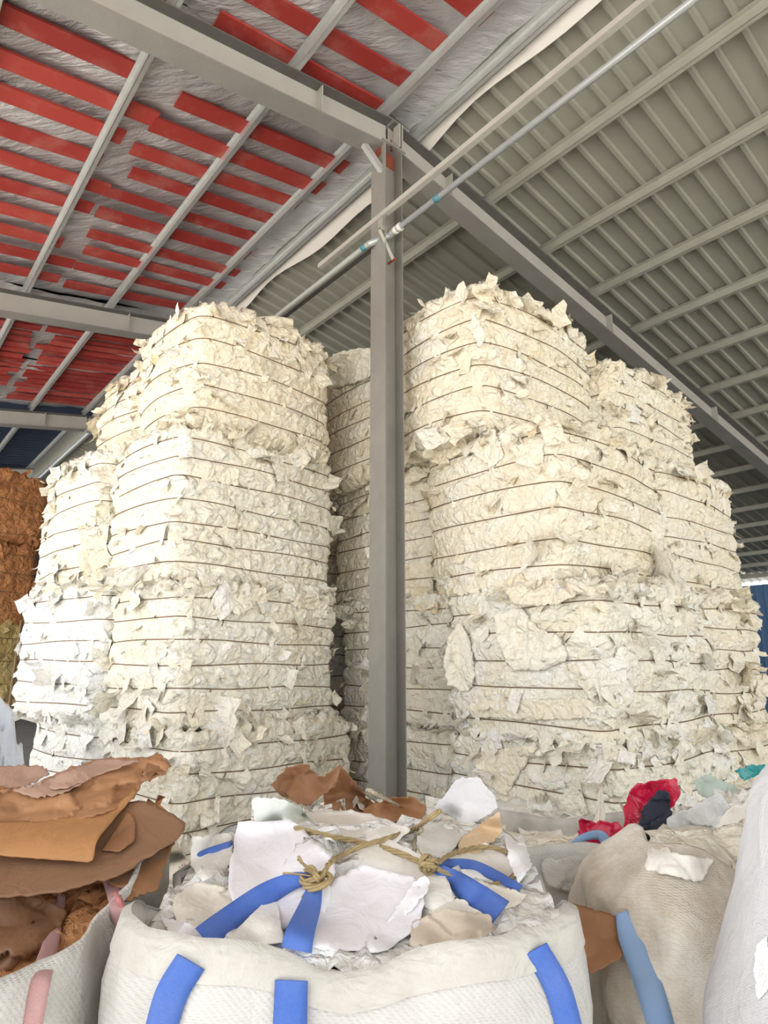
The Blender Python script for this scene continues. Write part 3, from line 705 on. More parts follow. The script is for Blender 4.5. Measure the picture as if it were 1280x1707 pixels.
def loft_bag(name, label, c, rows, mat, seed, rim=None, yaw=0.0, ex=5.0, wr=0.018, hem=False, group=None, cat='bulk bag', m=150, lip=0.10, cap=False):
    """rows: (z, half x, half y, shift x, shift y); last row is the rim, folded inwards"""
    root = tag(empty(name, (c[0], c[1], 0)), label, cat, group)
    rows = np.array(rows, float); zi = np.concatenate([np.linspace(rows[0, 0], rows[-1, 0], 46)])
    R_ = [np.interp(zi, rows[:, 0], rows[:, k]) for k in range(1, 5)]
    th = np.linspace(0, 2 * math.pi, m, endpoint=False)
    cx, sx = np.cos(th), np.sin(th); rad = (np.abs(cx) ** ex + np.abs(sx) ** ex) ** (-1 / ex)
    ux, uy = cx * rad, sx * rad
    rz = rim(th) if rim else np.zeros(m)
    V = []; cy_, sy_ = math.cos(yaw), math.sin(yaw)
    for j, z in enumerate(zi):
        f = (z - zi[0]) / (zi[-1] - zi[0])
        x, y = ux * R_[0][j] + R_[2][j], uy * R_[1][j] + R_[3][j]
        V.append(np.stack([c[0] + x * cy_ - y * sy_, c[1] + x * sy_ + y * cy_, z + rz * f ** 4], 1))
    nrm = np.stack([cx * cy_ - sx * sy_, cx * sy_ + sx * cy_, np.zeros(m)], 1)
    P = np.array(V); q = P.reshape(-1, 3)
    d = ridged(q * np.array([3.2, 3.2, 1.6]) + seed, seed) * wr + vnoise(q * np.array([9, 9, 5]) + seed, seed + 3) * wr * 0.45 + ridged(q * np.array([10, 10, 6]) + seed, seed + 6, 2) * wr * 0.30
    q = q + np.tile(nrm, (len(zi), 1)) * d[:, None]; P = q.reshape(len(zi), m, 3)
    inner = [P[-1] - nrm * 0.012 + np.array([0, 0, 0.002]), P[-1] - nrm * 0.022 - np.array([0, 0, 0.03]), P[-1] - nrm * 0.035 - np.array([0, 0, lip])]
    P = np.concatenate([P, np.array(inner)]); q = P.reshape(-1, 3)
    Fc = grid_faces(len(P), m, True).tolist(); Fc.append(list(range(m))[::-1])
    loc = np.array([c[0], c[1], 0])
    mesh_obj('bag_body', q - loc, Fc, mat, root, True); target(name + str(seed), q, Fc)
    if cap:
        lo = P[-1] + np.array([0, 0, lip * 0.5]); cc = lo.mean(0); fr = np.linspace(1.02, 0.03, 12)
        D_ = np.concatenate([cc + (lo - cc) * f for f in fr]); D_[:, 2] += 0.05 * (1 - np.repeat(fr, m) ** 2) + 0.02 * facets(D_ * 9 + seed, seed)[0]
        Fd = grid_faces(12, m, True).tolist(); Fd.append([11 * m + i for i in range(m)])
        mesh_obj('paper_fill', D_ - loc, Fd, M['cream'], root, True, np.full(len(D_), 0.55)); target(name + str(seed) + 'f', D_, Fd)
    if hem:
        k0, k1 = len(zi) - 3, len(zi) - 1
        H = np.concatenate([P[k0:k1 + 1] + nrm * 0.006, [P[k1] - nrm * 0.016 + np.array([0, 0, 0.007])]])
        mesh_obj('hem', H.reshape(-1, 3) - loc, grid_faces(len(H), m, True), M['hem'], root, True)
    return root, name + str(seed)

def mound(name, label, cat, xs, ys, zf, mat, seed, amp=0.03, mask=None, step=0.02, stuff=True):
    X, Y = np.meshgrid(np.arange(xs[0], xs[1], step), np.arange(ys[0], ys[1], step), indexing='ij'); nr, nc = X.shape
    x, y = X.ravel(), Y.ravel(); q = np.stack([x, y, np.zeros_like(x)], 1)
    qw = q + 0.05 * np.stack([vnoise(q * 6, 1), vnoise(q * 6, 2), 0 * x], 1)
    f1, t1 = facets(qw * 5 + seed, seed); f2, t2 = facets(qw * 13 + seed, seed + 9)
    z = zf(x, y) + amp * f1 + amp * 0.4 * f2 + amp * 0.5 * ridged(qw * 7, seed + 4, 2)
    V = np.stack([x, y, z], 1); Fc = grid_faces(nr, nc)
    if mask is not None:
        k = mask(x, y); Fc = Fc[k[Fc].all(1)]
    o = mesh_obj(name, V, Fc, mat, None, True, np.clip(0.25 + 0.4 * t1 + 0.35 * t2, 0, 1)); target(name + str(seed), V, Fc)
    o['label'] = label
    if stuff: o['kind'] = 'stuff'
    else: o['category'] = cat
    return o, name + str(seed)

def px_sheet(name, label, cat, poly, targets, mat, seed, lift=0.012, wr=0.006, curl=0.0, thick=0.0016, jag=1.2, dY=None, smooth=10, parent=None, group=None, M_=56, K=12, fold=0.0):
    """a real sheet laid on what lies under it: the outline's directions are cast on the targets and the depth smoothed"""
    rs = np.random.RandomState(seed)
    poly = np.array(poly, float); nx_ = np.roll(poly, -1, 0); ln = np.linalg.norm(nx_ - poly, axis=1); cum = np.concatenate([[0], np.cumsum(ln)])
    tt = np.linspace(0, cum[-1], M_, endpoint=False); bd = []
    for t_ in tt:
        i = min(np.searchsorted(cum, t_, 'right') - 1, len(poly) - 1); f = (t_ - cum[i]) / max(ln[i], 1e-6); bd.append(poly[i] + (nx_[i] - poly[i]) * f)
    bd = np.array(bd); bd = 0.6 * bd + 0.2 * np.roll(bd, 1, 0) + 0.2 * np.roll(bd, -1, 0); bd += rs.normal(0, jag, bd.shape)
    mn, mx = bd.min(0), bd.max(0); sp = max(2.5, math.sqrt((mx[0] - mn[0]) * (mx[1] - mn[1]) / (K * M_) * 0.9))
    gx, gy = np.meshgrid(np.arange(mn[0], mx[0], sp), np.arange(mn[1], mx[1], sp * 0.87)); gx = gx + (np.arange(gx.shape[0]) % 2)[:, None] * sp * 0.5
    gp = np.stack([gx.ravel(), gy.ravel()], 1) + rs.normal(0, sp * 0.08, (gx.size, 2))
    a_, b_ = bd, np.roll(bd, -1, 0)
    ed_ = b_ - a_; rel = gp[:, None] - a_[None]; tq = np.clip((rel * ed_[None]).sum(2) / ((ed_ ** 2).sum(1)[None] + 1e-9), 0, 1)
    dist = np.linalg.norm(rel - tq[..., None] * ed_[None], axis=2).min(1)
    yy = gp[:, 1:2]; cr = ((a_[None, :, 1] > yy) != (b_[None, :, 1] > yy)) & (gp[:, 0:1] < (b_[None, :, 0] - a_[None, :, 0]) * (yy - a_[None, :, 1]) / (b_[None, :, 1] - a_[None, :, 1] + 1e-9) + a_[None, :, 0])
    keep = (cr.sum(1) % 2 == 1) & (dist > sp * 0.45)
    pts2 = np.vstack([bd, gp[keep]]); bdist = np.concatenate([np.zeros(M_), dist[keep]])
    res_ = delaunay_2d_cdt([Vector(p) for p in pts2], [], [list(range(M_))], 1, 0.01)
    PX = np.array([tuple(p) for p in res_[0]]); Fc = [list(f) for f in res_[2]]
    src = np.array([q[0] if len(q) else 0 for q in res_[3]]); bdist = bdist[src]; nV = len(PX)
    EE = np.array([tuple(e) for e in res_[1]])
    Dd = np.full(nV, np.nan)
    if dY is None:
        for i in range(nV):
            h = cast(PX[i, 0], PX[i, 1], targets)
            if h: Dd[i] = h
        med = np.nanmedian(Dd)
        Dd = np.where(np.isnan(Dd), med, Dd); Dd = np.clip(Dd, med * 0.75, med * 1.3)
    else:
        for i in range(nV):
            d = ray(*PX[i]); Dd[i] = dY(PX[i, 0], PX[i, 1]) / d[1] * np.linalg.norm(d)
    D0 = Dd.copy(); cnt = np.bincount(EE.ravel(), minlength=nV).astype(float) + 1e-9
    if dY is None:
        for _ in range(smooth * 2):
            sm = np.bincount(EE[:, 0], Dd[EE[:, 1]], nV) + np.bincount(EE[:, 1], Dd[EE[:, 0]], nV)
            Dd = 0.4 * Dd + 0.6 * sm / cnt
        Dd = Dd - np.clip(np.percentile(Dd - D0, 92), 0, 0.06)
    dirs = np.array([ray(*p) for p in PX]); dirs /= np.linalg.norm(dirs, axis=1)[:, None]
    V = np.array([0, 0, CAM_Z]) + dirs * (Dd - lift)[:, None]
    w_ = ridged(V * 6 + seed, seed, 2) * wr * 1.4 + vnoise(V * 15 + seed, seed + 1) * wr * 0.7
    edge = np.exp(-bdist / (0.12 * max(mx - mn)))
    w_ = w_ - edge * curl * (0.5 + vnoise(V * 4 + seed, seed + 8))
    if fold:
        qv = V + 0.02 * np.stack([vnoise(V * 9, 1), vnoise(V * 9, 2), vnoise(V * 9, 3)], 1)
        w_ += fold * facets(qv * 8 + seed, seed)[0]
    V = V + dirs * w_[:, None]
    loc = V.mean(0) if parent is None else np.array(parent.location)
    o = mesh_obj(name, V - loc, Fc, mat, parent, True, np.full(len(V), 0.6), thick)
    if parent is None:
        o.location = loc; tag(o, label, cat, group)
    target('sheet_' + str(seed), V, Fc)
    return o

def ribbon(name, path, hw, targets, mat, parent=None, lift=0.015, n=40, thick=0.004, Y=None, label=None, cat=None, arch=0.0, sag=None, nlift=None):
    """webbing: pixel path + half widths in pixels, depth from what it lies on (or Y per point)"""
    path = spline(np.array([(p[0], p[1], 0) for p in path]), n)[:, :2]; hw = np.interp(np.linspace(0, 1, n), np.linspace(0, 1, len(hw)), hw)
    if Y is not None: Dp = np.interp(np.linspace(0, 1, n), np.linspace(0, 1, len(Y)), Y)
    else:
        Dp = []
        for p in path:
            h = cast(p[0], p[1], targets); d = ray(*p)
            Dp.append(np.nan if h is None else h * d[1] / np.linalg.norm(d))
        Dp = np.array(Dp); ok = ~np.isnan(Dp); Dp = np.interp(np.arange(n), np.arange(n)[ok], Dp[ok])
        for _ in range(12): Dp[1:-1] = 0.5 * Dp[1:-1] + 0.25 * (Dp[:-2] + Dp[2:])
        Dp = Dp - lift - arch * np.sin(np.linspace(0, math.pi, n))
    tg = np.gradient(path, axis=0); tg /= np.linalg.norm(tg, axis=1)[:, None] + 1e-9; nr = np.stack([-tg[:, 1], tg[:, 0]], 1)
    V = []
    for q in (-1, -0.4, 0.4, 1):
        for i in range(n): V.append(W(*(path[i] + nr[i] * hw[i] * q), Dp[i] - 0.004 * (1 - q * q)))
    V = np.array(V); loc = np.array(parent.location) if parent is not None else V.mean(0)
    o = mesh_obj(name, V - loc, grid_faces(4, n), mat, parent, True, None, thick)
    if parent is None: o.location = loc; tag(o, label, cat)
    return o

def rope_mesh(P, r, n, turns=28.0, strands=3):
    P = spline(P, n); mbb = MB()
    ln = np.concatenate([[0], np.cumsum(np.linalg.norm(np.diff(P, axis=0), axis=1))])
    tg = np.gradient(P, axis=0); tg /= np.linalg.norm(tg, axis=1)[:, None] + 1e-9
    a = np.cross(tg, np.array([0.2, 0.3, 0.93])); a /= np.linalg.norm(a, axis=1)[:, None]; b = np.cross(a, tg)
    for k in range(strands):
        ph = ln * turns * 2 + 2 * math.pi * k / strands
        mbb.tube(P + (a * np.cos(ph)[:, None] + b * np.sin(ph)[:, None]) * r * 0.55, r * 0.62, 5)
    return mbb
def px_path(pts, targets, lift):
    out = []
    for p in pts:
        h = cast(p[0], p[1], targets); d = ray(p[0], p[1]); d /= np.linalg.norm(d)
        if h is None: h = 2.0
        out.append(np.array([0, 0, CAM_Z]) + d * (h - (p[2] if len(p) > 2 else lift)))
    return np.array(out)

# --- front bag
def rimf(th):                                    # corners pulled up by the loops, middle of the sides sagging
    c4 = np.cos(4 * th - math.pi)
    fr = np.exp(-((np.mod(th, 2 * math.pi) - 1.5 * math.pi) / 0.55) ** 2)
    return 0.045 * c4 + 0.02 * fr + 0.012 * np.sin(9 * th)
fb, FB = loft_bag('bulk_bag', 'white woven bulk bag with bright blue lifting straps in the foreground centre', (-0.075, 1.90),
    [(0, 0.44, 0.42, 0, 0), (0.45, 0.50, 0.47, 0, 0), (0.95, 0.515, 0.49, 0, 0), (1.14, 0.51, 0.475, 0, 0), (1.235, 0.495, 0.45, 0, 0)], M['woven'], 1, rimf, yaw=0.0, hem=True, wr=0.026)
fill, FF = mound('waste_paper_fill', 'crumpled white waste paper filling the front bulk bag', None, (-0.58, 0.43), (1.42, 2.38),
    lambda x, y: 1.18 + 0.10 * (y - 1.45) + 0.06 * np.exp(-((x + 0.05) ** 2 / 0.09 + (y - 2.0) ** 2 / 0.08)), M['cool'], 3, 0.03,
    lambda x, y: (np.abs((x + 0.075) / 0.50) ** 5 + np.abs((y - 1.90) / 0.455) ** 5) < 1)
# --- loose heap between the bags and the bales
def heapf(x, y):
    b_ = 0.90 - 0.12 * np.clip((-0.5 - x) / 0.4, 0, 1) + 0.24 * np.exp(-((x + 0.15) ** 2 / 0.45 + (y - 3.05) ** 2 / 0.22)) + 0.30 * np.exp(-((x - 1.75) ** 2 / 0.3 + (y - 3.05) ** 2 / 0.3))
    fade = np.clip((4.55 - y) / 0.9, 0, 1); fade = fade * fade * (3 - 2 * fade)
    return 0.02 + b_ * fade
heap, HP = mound('waste_paper_heap', 'loose waste paper heaped on the floor between the bags and the bales', None, (-2.4, 2.6), (2.42, 4.6), heapf, M['cream'], 5, 0.06, None, 0.025)
def strew(name, label, zf, xs, ys, n, mat, seed, sz=0.1, ok=None):
    rs = np.random.RandomState(seed); x, y = rs.uniform(*xs, n), rs.uniform(*ys, n)
    if ok is not None:
        k = ok(x, y); x, y = x[k], y[k]; n = len(x)
    P = np.stack([x, y, zf(x, y) + 0.012], 1); Nn = np.stack([rs.normal(0, 0.25, n), rs.normal(-0.1, 0.25, n), np.ones(n)], 1); Nn /= np.linalg.norm(Nn, axis=1)[:, None]
    z_ = rs.lognormal(math.log(sz), 0.4, n)
    q, fc, tn = scraps_mesh(P, Nn, z_ * rs.uniform(0.7, 1.5, n), z_, rs.uniform(-0.1, 0.5, n), rs.uniform(0, 6.28, n), seed, 5, 1.0)
    o = mesh_obj(name, q, fc, mat, None, True, tn); o['kind'] = 'stuff'; o['label'] = label
strew('paper_scraps', 'torn white scraps strewn over the heap before the bales', heapf, (-0.9, 1.3), (2.6, 4.2), 300, M['cream'], 71, 0.085)
# --- left bag with brown paper
lb, LB = loft_bag('bulk_bag', 'grey woven bulk bag with faded pink straps under the brown paper sheets', (-1.20, 1.84),
    [(0, 0.46, 0.48, 0, 0), (0.5, 0.53, 0.54, 0, 0), (0.95, 0.55, 0.55, 0, 0), (1.25, 0.53, 0.53, 0, 0)], M['woven_grey'], 7, lambda th: 0.03 * np.sin(3 * th) , wr=0.03)
lp, LP = mound('kraft_paper_fill', 'crumpled dark brown kraft paper filling the left bag', None, (-1.85, -0.58), (1.22, 2.55),
    lambda x, y: 1.06 + 0.40 * np.clip(y - 1.55, -0.1, 2) - 0.25 * np.clip(-0.72 - x - 0.0, -0.2, 0) * 0 - 0.9 * np.clip(x + 0.72, 0, 1), M['brownbale'], 8, 0.045, lambda x, y: (np.abs((x + 1.20) / 0.535) ** 5 + np.abs((y - 1.84) / 0.535) ** 5) < 1, 0.025)
# --- right bag, middle bag, white sack at the right edge
rb, RB = loft_bag('bulk_bag', 'stained beige bulk bag with one pale blue strap at the lower right', (1.07, 2.20),
    [(0, 0.40, 0.40, 0, 0), (0.5, 0.44, 0.44, 0, 0), (0.95, 0.44, 0.43, 0, 0), (1.15, 0.38, 0.36, 0.0, 0.0), (1.27, 0.22, 0.20, -0.04, 0.0)], M['woven_tan'], 11, lambda th: 0.03 * np.sin(2 * th + 1) + 0.02 * np.sin(5 * th), wr=0.055, ex=3.5, lip=0.05, cap=True)
mbg, MBG = loft_bag('bulk_bag', 'open grey white bulk bag with a blue loop, behind the front bag', (0.78, 2.95),
    [(0, 0.36, 0.30, 0, 0), (0.5, 0.42, 0.34, 0, 0), (0.9, 0.42, 0.34, 0, 0), (1.13, 0.40, 0.32, 0, 0)], M['woven_grey'], 13, lambda th: 0.03 * np.sin(3 * th + 0.5), wr=0.055, lip=0.2, cap=True)
ws, WS = loft_bag('woven_sack', 'clean white woven sack cut by the right edge of the picture', (1.29, 1.42),
    [(0, 0.50, 0.42, 0, 0), (0.6, 0.58, 0.48, 0, 0), (1.05, 0.59, 0.48, 0, 0), (1.3, 0.51, 0.44, 0.03, 0), (1.52, 0.46, 0.38, 0.04, 0.02), (1.66, 0.37, 0.30, 0.06, 0.03)], M['smooth_sack'], 17, None, wr=0.014, ex=3.0, lip=0.03, cat='sack', cap=True)

SH = 'loose white sheets on the front bag'
def S(label, poly, mat, seed, name='paper_sheet', cat='paper sheet', tg=(FF, FB, HP), **kw): return px_sheet(name, label, cat, poly, list(tg), M[mat], seed, **kw)
# white sheets in and behind the front bag
S('pale ivory paper strip lying across the back of the front bag', [(470, 1352), (600, 1352), (690, 1382), (650, 1412), (540, 1400), (470, 1385)], 'sh_ivory', 301, lift=0.01, curl=0.01)
S('curled pale greenish sheet left of the brown paper by the column', [(419, 1330), (462, 1331), (500, 1345), (540, 1387), (480, 1386), (425, 1374)], 'sh_green', 302, lift=0.03, curl=0.02, wr=0.01)
S('torn cream sheet standing up at the left rim of the front bag', [(282, 1388), (318, 1440), (300, 1470), (285, 1545), (263, 1500), (266, 1440)], 'sh_cream', 303, lift=0.02, wr=0.01, curl=0.02)
S('crumpled cream sheet inside the left part of the front bag', [(285, 1500), (330, 1468), (400, 1488), (440, 1545), (350, 1572), (300, 1556)], 'sh_cream', 304, lift=0.012, wr=0.012, fold=0.01)
S('plain white sheet corner at the left inside of the front bag', [(266, 1526), (330, 1545), (342, 1564), (290, 1568)], 'sh_white', 305, lift=0.02, tg=(FF,))
S('small white scraps sheet behind the left strap', [(320, 1395), (385, 1388), (390, 1440), (340, 1470), (315, 1440)], 'sh_ivory', 306, lift=0.012, wr=0.012, fold=0.01)
S('large smooth white sheet left of the rope knot', [(396, 1370), (488, 1366), (560, 1438), (540, 1530), (470, 1548), (384, 1500), (380, 1465)], 'sh_lilac', 307, lift=0.035, wr=0.006, curl=0.01)
S('large creased lilac white sheet in the middle of the front bag', [(525, 1492), (600, 1440), (690, 1462), (708, 1490), (700, 1545), (640, 1588), (520, 1582), (496, 1550)], 'sh_lilac', 308, lift=0.03, wr=0.012)
S('stiff white card between the two left blue straps', [(461, 1484), (474, 1572), (400, 1578), (372, 1572), (405, 1538)], 'sh_ivory', 309, lift=0.05, wr=0.003, jag=0.4)
S('ivory sheet under the rope on the right half of the front bag', [(560, 1425), (640, 1395), (735, 1440), (760, 1500), (720, 1520), (640, 1470)], 'sh_ivory', 310, lift=0.014, wr=0.01)
S('pale yellow edged sheet right of the lilac sheet', [(690, 1500), (770, 1498), (815, 1530), (800, 1546), (700, 1546)], 'sh_cream', 311, lift=0.016, wr=0.01)
S('dirty beige paper inside the right front of the front bag', [(688, 1536), (740, 1514), (818, 1526), (826, 1556), (745, 1588), (680, 1576)], 'sh_sand', 312, tg=(FF,), lift=0.018, wr=0.014, fold=0.01)
S('curled white tongue of paper beside the right rope knot', [(640, 1545), (690, 1470), (708, 1458), (717, 1468), (712, 1486), (660, 1545)], 'sh_white', 313, lift=0.05, wr=0.004, curl=0.015)
S('bright white paper cone leaning on the bales right of the column', [(738, 1330), (765, 1294), (800, 1297), (822, 1325), (832, 1347), (780, 1378), (720, 1347)], 'sh_white', 314, lift=0.03, wr=0.012, curl=0.03)
S('light grey bent sheet right behind the front bag', [(698, 1378), (750, 1366), (772, 1395), (745, 1432), (692, 1424)], 'sh_grey', 315, lift=0.02, wr=0.01)
S('tan kraft scrap among the white sheets behind the front bag', [(765, 1400), (832, 1352), (838, 1388), (800, 1422), (762, 1428)], 'sh_tan', 316, lift=0.03, wr=0.008)
S('grey white rounded flap right of the tan scrap', [(833, 1346), (855, 1346), (872, 1370), (878, 1394), (840, 1390)], 'sh_grey', 317, lift=0.04, wr=0.006)
S('small white card at the right rear rim of the front bag', [(842, 1396), (872, 1392), (886, 1445), (864, 1474), (850, 1440)], 'sh_white', 318, lift=0.04, wr=0.004)
S('cream strip under the right blue strap', [(770, 1462), (880, 1490), (862, 1512), (835, 1516), (760, 1480)], 'sh_cream', 319, lift=0.02, wr=0.01)
S('cream sheet below the rope loop', [(730, 1425), (810, 1405), (870, 1440), (850, 1475), (770, 1460)], 'sh_ivory', 320, lift=0.012, wr=0.014, fold=0.01)
# kraft paper by the column foot
S('crumpled brown kraft sheet standing up left of the column foot', [(450, 1308), (478, 1280), (510, 1272), (535, 1298), (568, 1274), (560, 1310), (525, 1335), (512, 1345), (470, 1328)], 'kr_mid', 331, 'kraft_sheet', 'brown paper', (HP,), lift=0.04, wr=0.03, fold=0.03, curl=0.03)
S('folded brown kraft paper in front of the column foot', [(536, 1300), (568, 1275), (590, 1300), (610, 1330), (640, 1352), (600, 1362), (540, 1345)], 'kr_mid', 332, 'kraft_sheet', 'brown paper', (HP,), lift=0.035, wr=0.03, fold=0.03)
S('rolled brown kraft paper right of the column foot', [(610, 1345), (650, 1330), (690, 1328), (711, 1345), (702, 1368), (640, 1370), (600, 1362)], 'kr_light', 333, 'kraft_sheet', 'brown paper', (HP,), lift=0.06, wr=0.012, curl=0.03)
# kraft sheets piled on the left bag
LT = (LP,)
kd = lambda x, y: 1.75 + (1497 - y) * 0.0026
S('mauve brown kraft sheet at the back of the pile, left edge', [(-30, 1276), (70, 1276), (84, 1290), (40, 1312), (-30, 1318)], 'kr_mauve', 341, 'kraft_sheet', 'brown paper', LT, dY=lambda x, y: kd(x, y) + 0.14, wr=0.012, thick=0.003)
S('creased dull brown paper pushed under the big kraft sheet', [(180, 1468), (240, 1435), (292, 1400), (280, 1430), (264, 1482), (205, 1504)], 'kr_mid', 342, 'kraft_sheet', 'brown paper', LT, dY=lambda x, y: kd(x, y) + 0.06, wr=0.02, fold=0.015, thick=0.003)
S('wide dull brown kraft sheet hanging over the rim of the left bag', [(-40, 1425), (155, 1400), (215, 1335), (250, 1336), (302, 1366), (315, 1372), (292, 1402), (200, 1458), (100, 1488), (-40, 1500)], 'kr_dull', 343, 'kraft_sheet', 'brown paper', LT, dY=lambda x, y: kd(x, y), wr=0.008, thick=0.004, K=16, M_=80)
S('smooth rolled orange brown kraft sheet in the middle of the pile', [(-40, 1372), (70, 1368), (190, 1345), (230, 1312), (228, 1322), (162, 1398), (154, 1438), (-40, 1424)], 'kr_gold', 344, 'kraft_sheet', 'brown paper', LT, dY=lambda x, y: kd(x, y) - 0.03 - 0.05 * math.sin(min(1, max(0, (y - 1350) / 90)) * math.pi), wr=0.004, thick=0.004, jag=0.5, K=16, M_=80)
S('large crumpled light brown kraft sheet on top of the left pile', [(-40, 1385), (-40, 1322), (60, 1308), (110, 1282), (170, 1264), (248, 1263), (262, 1254), (283, 1276), (270, 1292), (240, 1300), (226, 1328), (190, 1350), (125, 1368), (70, 1372)], 'kr_light', 345, 'kraft_sheet', 'brown paper', LT, dY=lambda x, y: kd(x, y) - 0.06, wr=0.035, thick=0.004, fold=0.022, K=18, M_=90)
S('pale torn kraft flap curling on top of the left pile', [(20, 1318), (90, 1296), (140, 1286), (150, 1298), (110, 1322), (60, 1330)], 'kr_mauve', 346, 'kraft_sheet', 'brown paper', LT, dY=lambda x, y: kd(x, y) - 0.10, wr=0.02, thick=0.003, fold=0.012)
S('dark crumpled kraft paper under the pile at the left edge', [(-40, 1500), (60, 1494), (115, 1520), (90, 1570), (40, 1610), (-40, 1640)], 'kr_dark', 347, 'kraft_sheet', 'brown paper', (LP, LB), wr=0.03, fold=0.03, lift=0.03)
S('brown paper tucked between the front bag and the beige bag', [(935, 1500), (1000, 1520), (1055, 1535), (1045, 1590), (985, 1625), (950, 1560)], 'kr_mid', 348, 'kraft_sheet', 'brown paper', (RB, MBG, HP), dY=lambda x, y: 2.02 - (y - 1500) * 0.0012, wr=0.02)
# plastics behind the right bag
RT = (HP, RB, MBG)
S('glossy crimson plastic bag crumpled beside the navy cloth', [(1040, 1345), (1055, 1308), (1100, 1300), (1128, 1298), (1137, 1325), (1115, 1350), (1075, 1375), (1068, 1425), (1040, 1400)], 'red_plastic', 351, 'plastic_bag', 'plastic bag', RT, lift=0.05, wr=0.03, fold=0.03, dY=lambda x, y: 2.9)
S('glossy red plastic piece behind the blue loop', [(966, 1362), (985, 1370), (1030, 1370), (1050, 1400), (1066, 1440), (1010, 1446), (958, 1438)], 'red_plastic', 352, 'plastic_bag', 'plastic bag', RT, wr=0.03, fold=0.03, dY=lambda x, y: 2.72)
S('dark navy cloth bundled in front of the crimson plastic', [(1062, 1392), (1072, 1345), (1100, 1316), (1114, 1320), (1121, 1358), (1100, 1385), (1078, 1392)], 'navy', 353, 'cloth', 'cloth', RT, wr=0.02, fold=0.02, dY=lambda x, y: 2.78, thick=0.01)
S('cloudy white plastic film right of the navy cloth', [(1110, 1362), (1150, 1348), (1200, 1320), (1218, 1345), (1180, 1400), (1150, 1416), (1115, 1400)], 'film_white', 354, 'plastic_film', 'plastic film', RT, wr=0.03, fold=0.02, dY=lambda x, y: 2.66)
S('creased ivory plastic sheet next to the white sack', [(1180, 1400), (1210, 1350), (1255, 1330), (1265, 1400), (1240, 1440), (1180, 1432)], 'sh_ivory', 355, 'plastic_film', 'plastic film', RT, wr=0.02, dY=lambda x, y: 2.55)
S('grey plastic sheet below the ivory one beside the white sack', [(1170, 1395), (1240, 1400), (1245, 1460), (1210, 1480), (1180, 1450)], 'film_white', 356, 'plastic_film', 'plastic film', RT, wr=0.01, dY=lambda x, y: 2.45)
S('pale green plastic film behind the white film', [(1155, 1300), (1180, 1290), (1228, 1312), (1236, 1330), (1200, 1342), (1165, 1325)], 'film_green', 357, 'plastic_film', 'plastic film', RT, wr=0.03, dY=lambda x, y: 3.2)
S('dark teal plastic scrap at the right edge above the white sack', [(1224, 1284), (1245, 1276), (1276, 1274), (1272, 1290), (1240, 1302)], 'film_teal', 358, 'plastic_film', 'plastic film', RT, wr=0.02, dY=lambda x, y: 3.1)
S('clear crinkled plastic film against the foot of the right stack', [(790, 1340), (860, 1330), (930, 1345), (985, 1370), (960, 1440), (890, 1430), (850, 1380)], 'film_clear', 359, 'plastic_film', 'plastic film', (HP,), wr=0.04, fold=0.03, dY=lambda x, y: 3.5 + (1440 - y) * 0.008)
S('white flap of the beige bag folded over its top', [(1075, 1450), (1083, 1400), (1095, 1392), (1120, 1420), (1150, 1426), (1190, 1432), (1170, 1470), (1120, 1460)], 'sh_ivory', 360, 'plastic_film', 'plastic film', (RB,), lift=0.02, wr=0.02, fold=0.01)
# left plastic heap
pm, PM = mound('film_heap', 'bluish white plastic film heaped at the left edge behind the kraft paper', 'plastic film', (-4.0, -2.3), (4.2, 5.8),
    lambda x, y: 0.05 + 1.5 * np.exp(-(((x + 3.12) / 0.56) ** 2 + ((y - 5.0) / 0.56) ** 4) * 1.1), M['film_blue'], 21, 0.13, lambda x, y: np.exp(-(((x + 3.12) / 0.56) ** 4 + ((y - 5.0) / 0.56) ** 4)) > 0.05, 0.03, False)
mb = MB(); mb.tube([W(13, 1195, 8.6), W(36, 1035, 8.9)], 0.02, 8)
tag(mb.build('metal_rod', M['strap']), 'thin rusty rod leaning against the yellowish bales', 'rod')

px_sheet('rim_fold', '', '', [(902, 1434), (960, 1428), (1010, 1440), (1078, 1436), (1072, 1490), (1040, 1532), (985, 1500), (910, 1474)], [MBG], M['woven_grey'], 381, 0.02, 0.02, 0.02, fold=0.02, parent=mbg)
px_sheet('cord', '', '', [(1262, 1572), (1278, 1560), (1290, 1640), (1262, 1668), (1256, 1620)], [WS], M['sh_white'], 382, 0.008, 0.006, 0, parent=ws)
S('crumpled dark tip of the top kraft sheet at its right end', [(236, 1292), (248, 1266), (262, 1252), (285, 1277), (270, 1294), (258, 1286), (250, 1304)], 'kr_mid', 383, 'kraft_sheet', 'brown paper', LT, dY=lambda x, y: kd(x, y) - 0.075, wr=0.02, fold=0.02, thick=0.003)
S('long pale crease of torn kraft along the top of the left pile', [(60, 1312), (110, 1284), (170, 1266), (235, 1266), (200, 1280), (150, 1296), (110, 1316)], 'kr_mauve', 384, 'kraft_sheet', 'brown paper', LT, dY=lambda x, y: kd(x, y) - 0.085, wr=0.02, fold=0.012, thick=0.003)
S('small folded kraft flap lying on the wide dull brown sheet', [(186, 1392), (214, 1352), (226, 1372), (224, 1402), (198, 1420), (170, 1418)], 'kr_mid', 385, 'kraft_sheet', 'brown paper', LT, dY=lambda x, y: kd(x, y) - 0.02, wr=0.008, thick=0.003, jag=0.5)
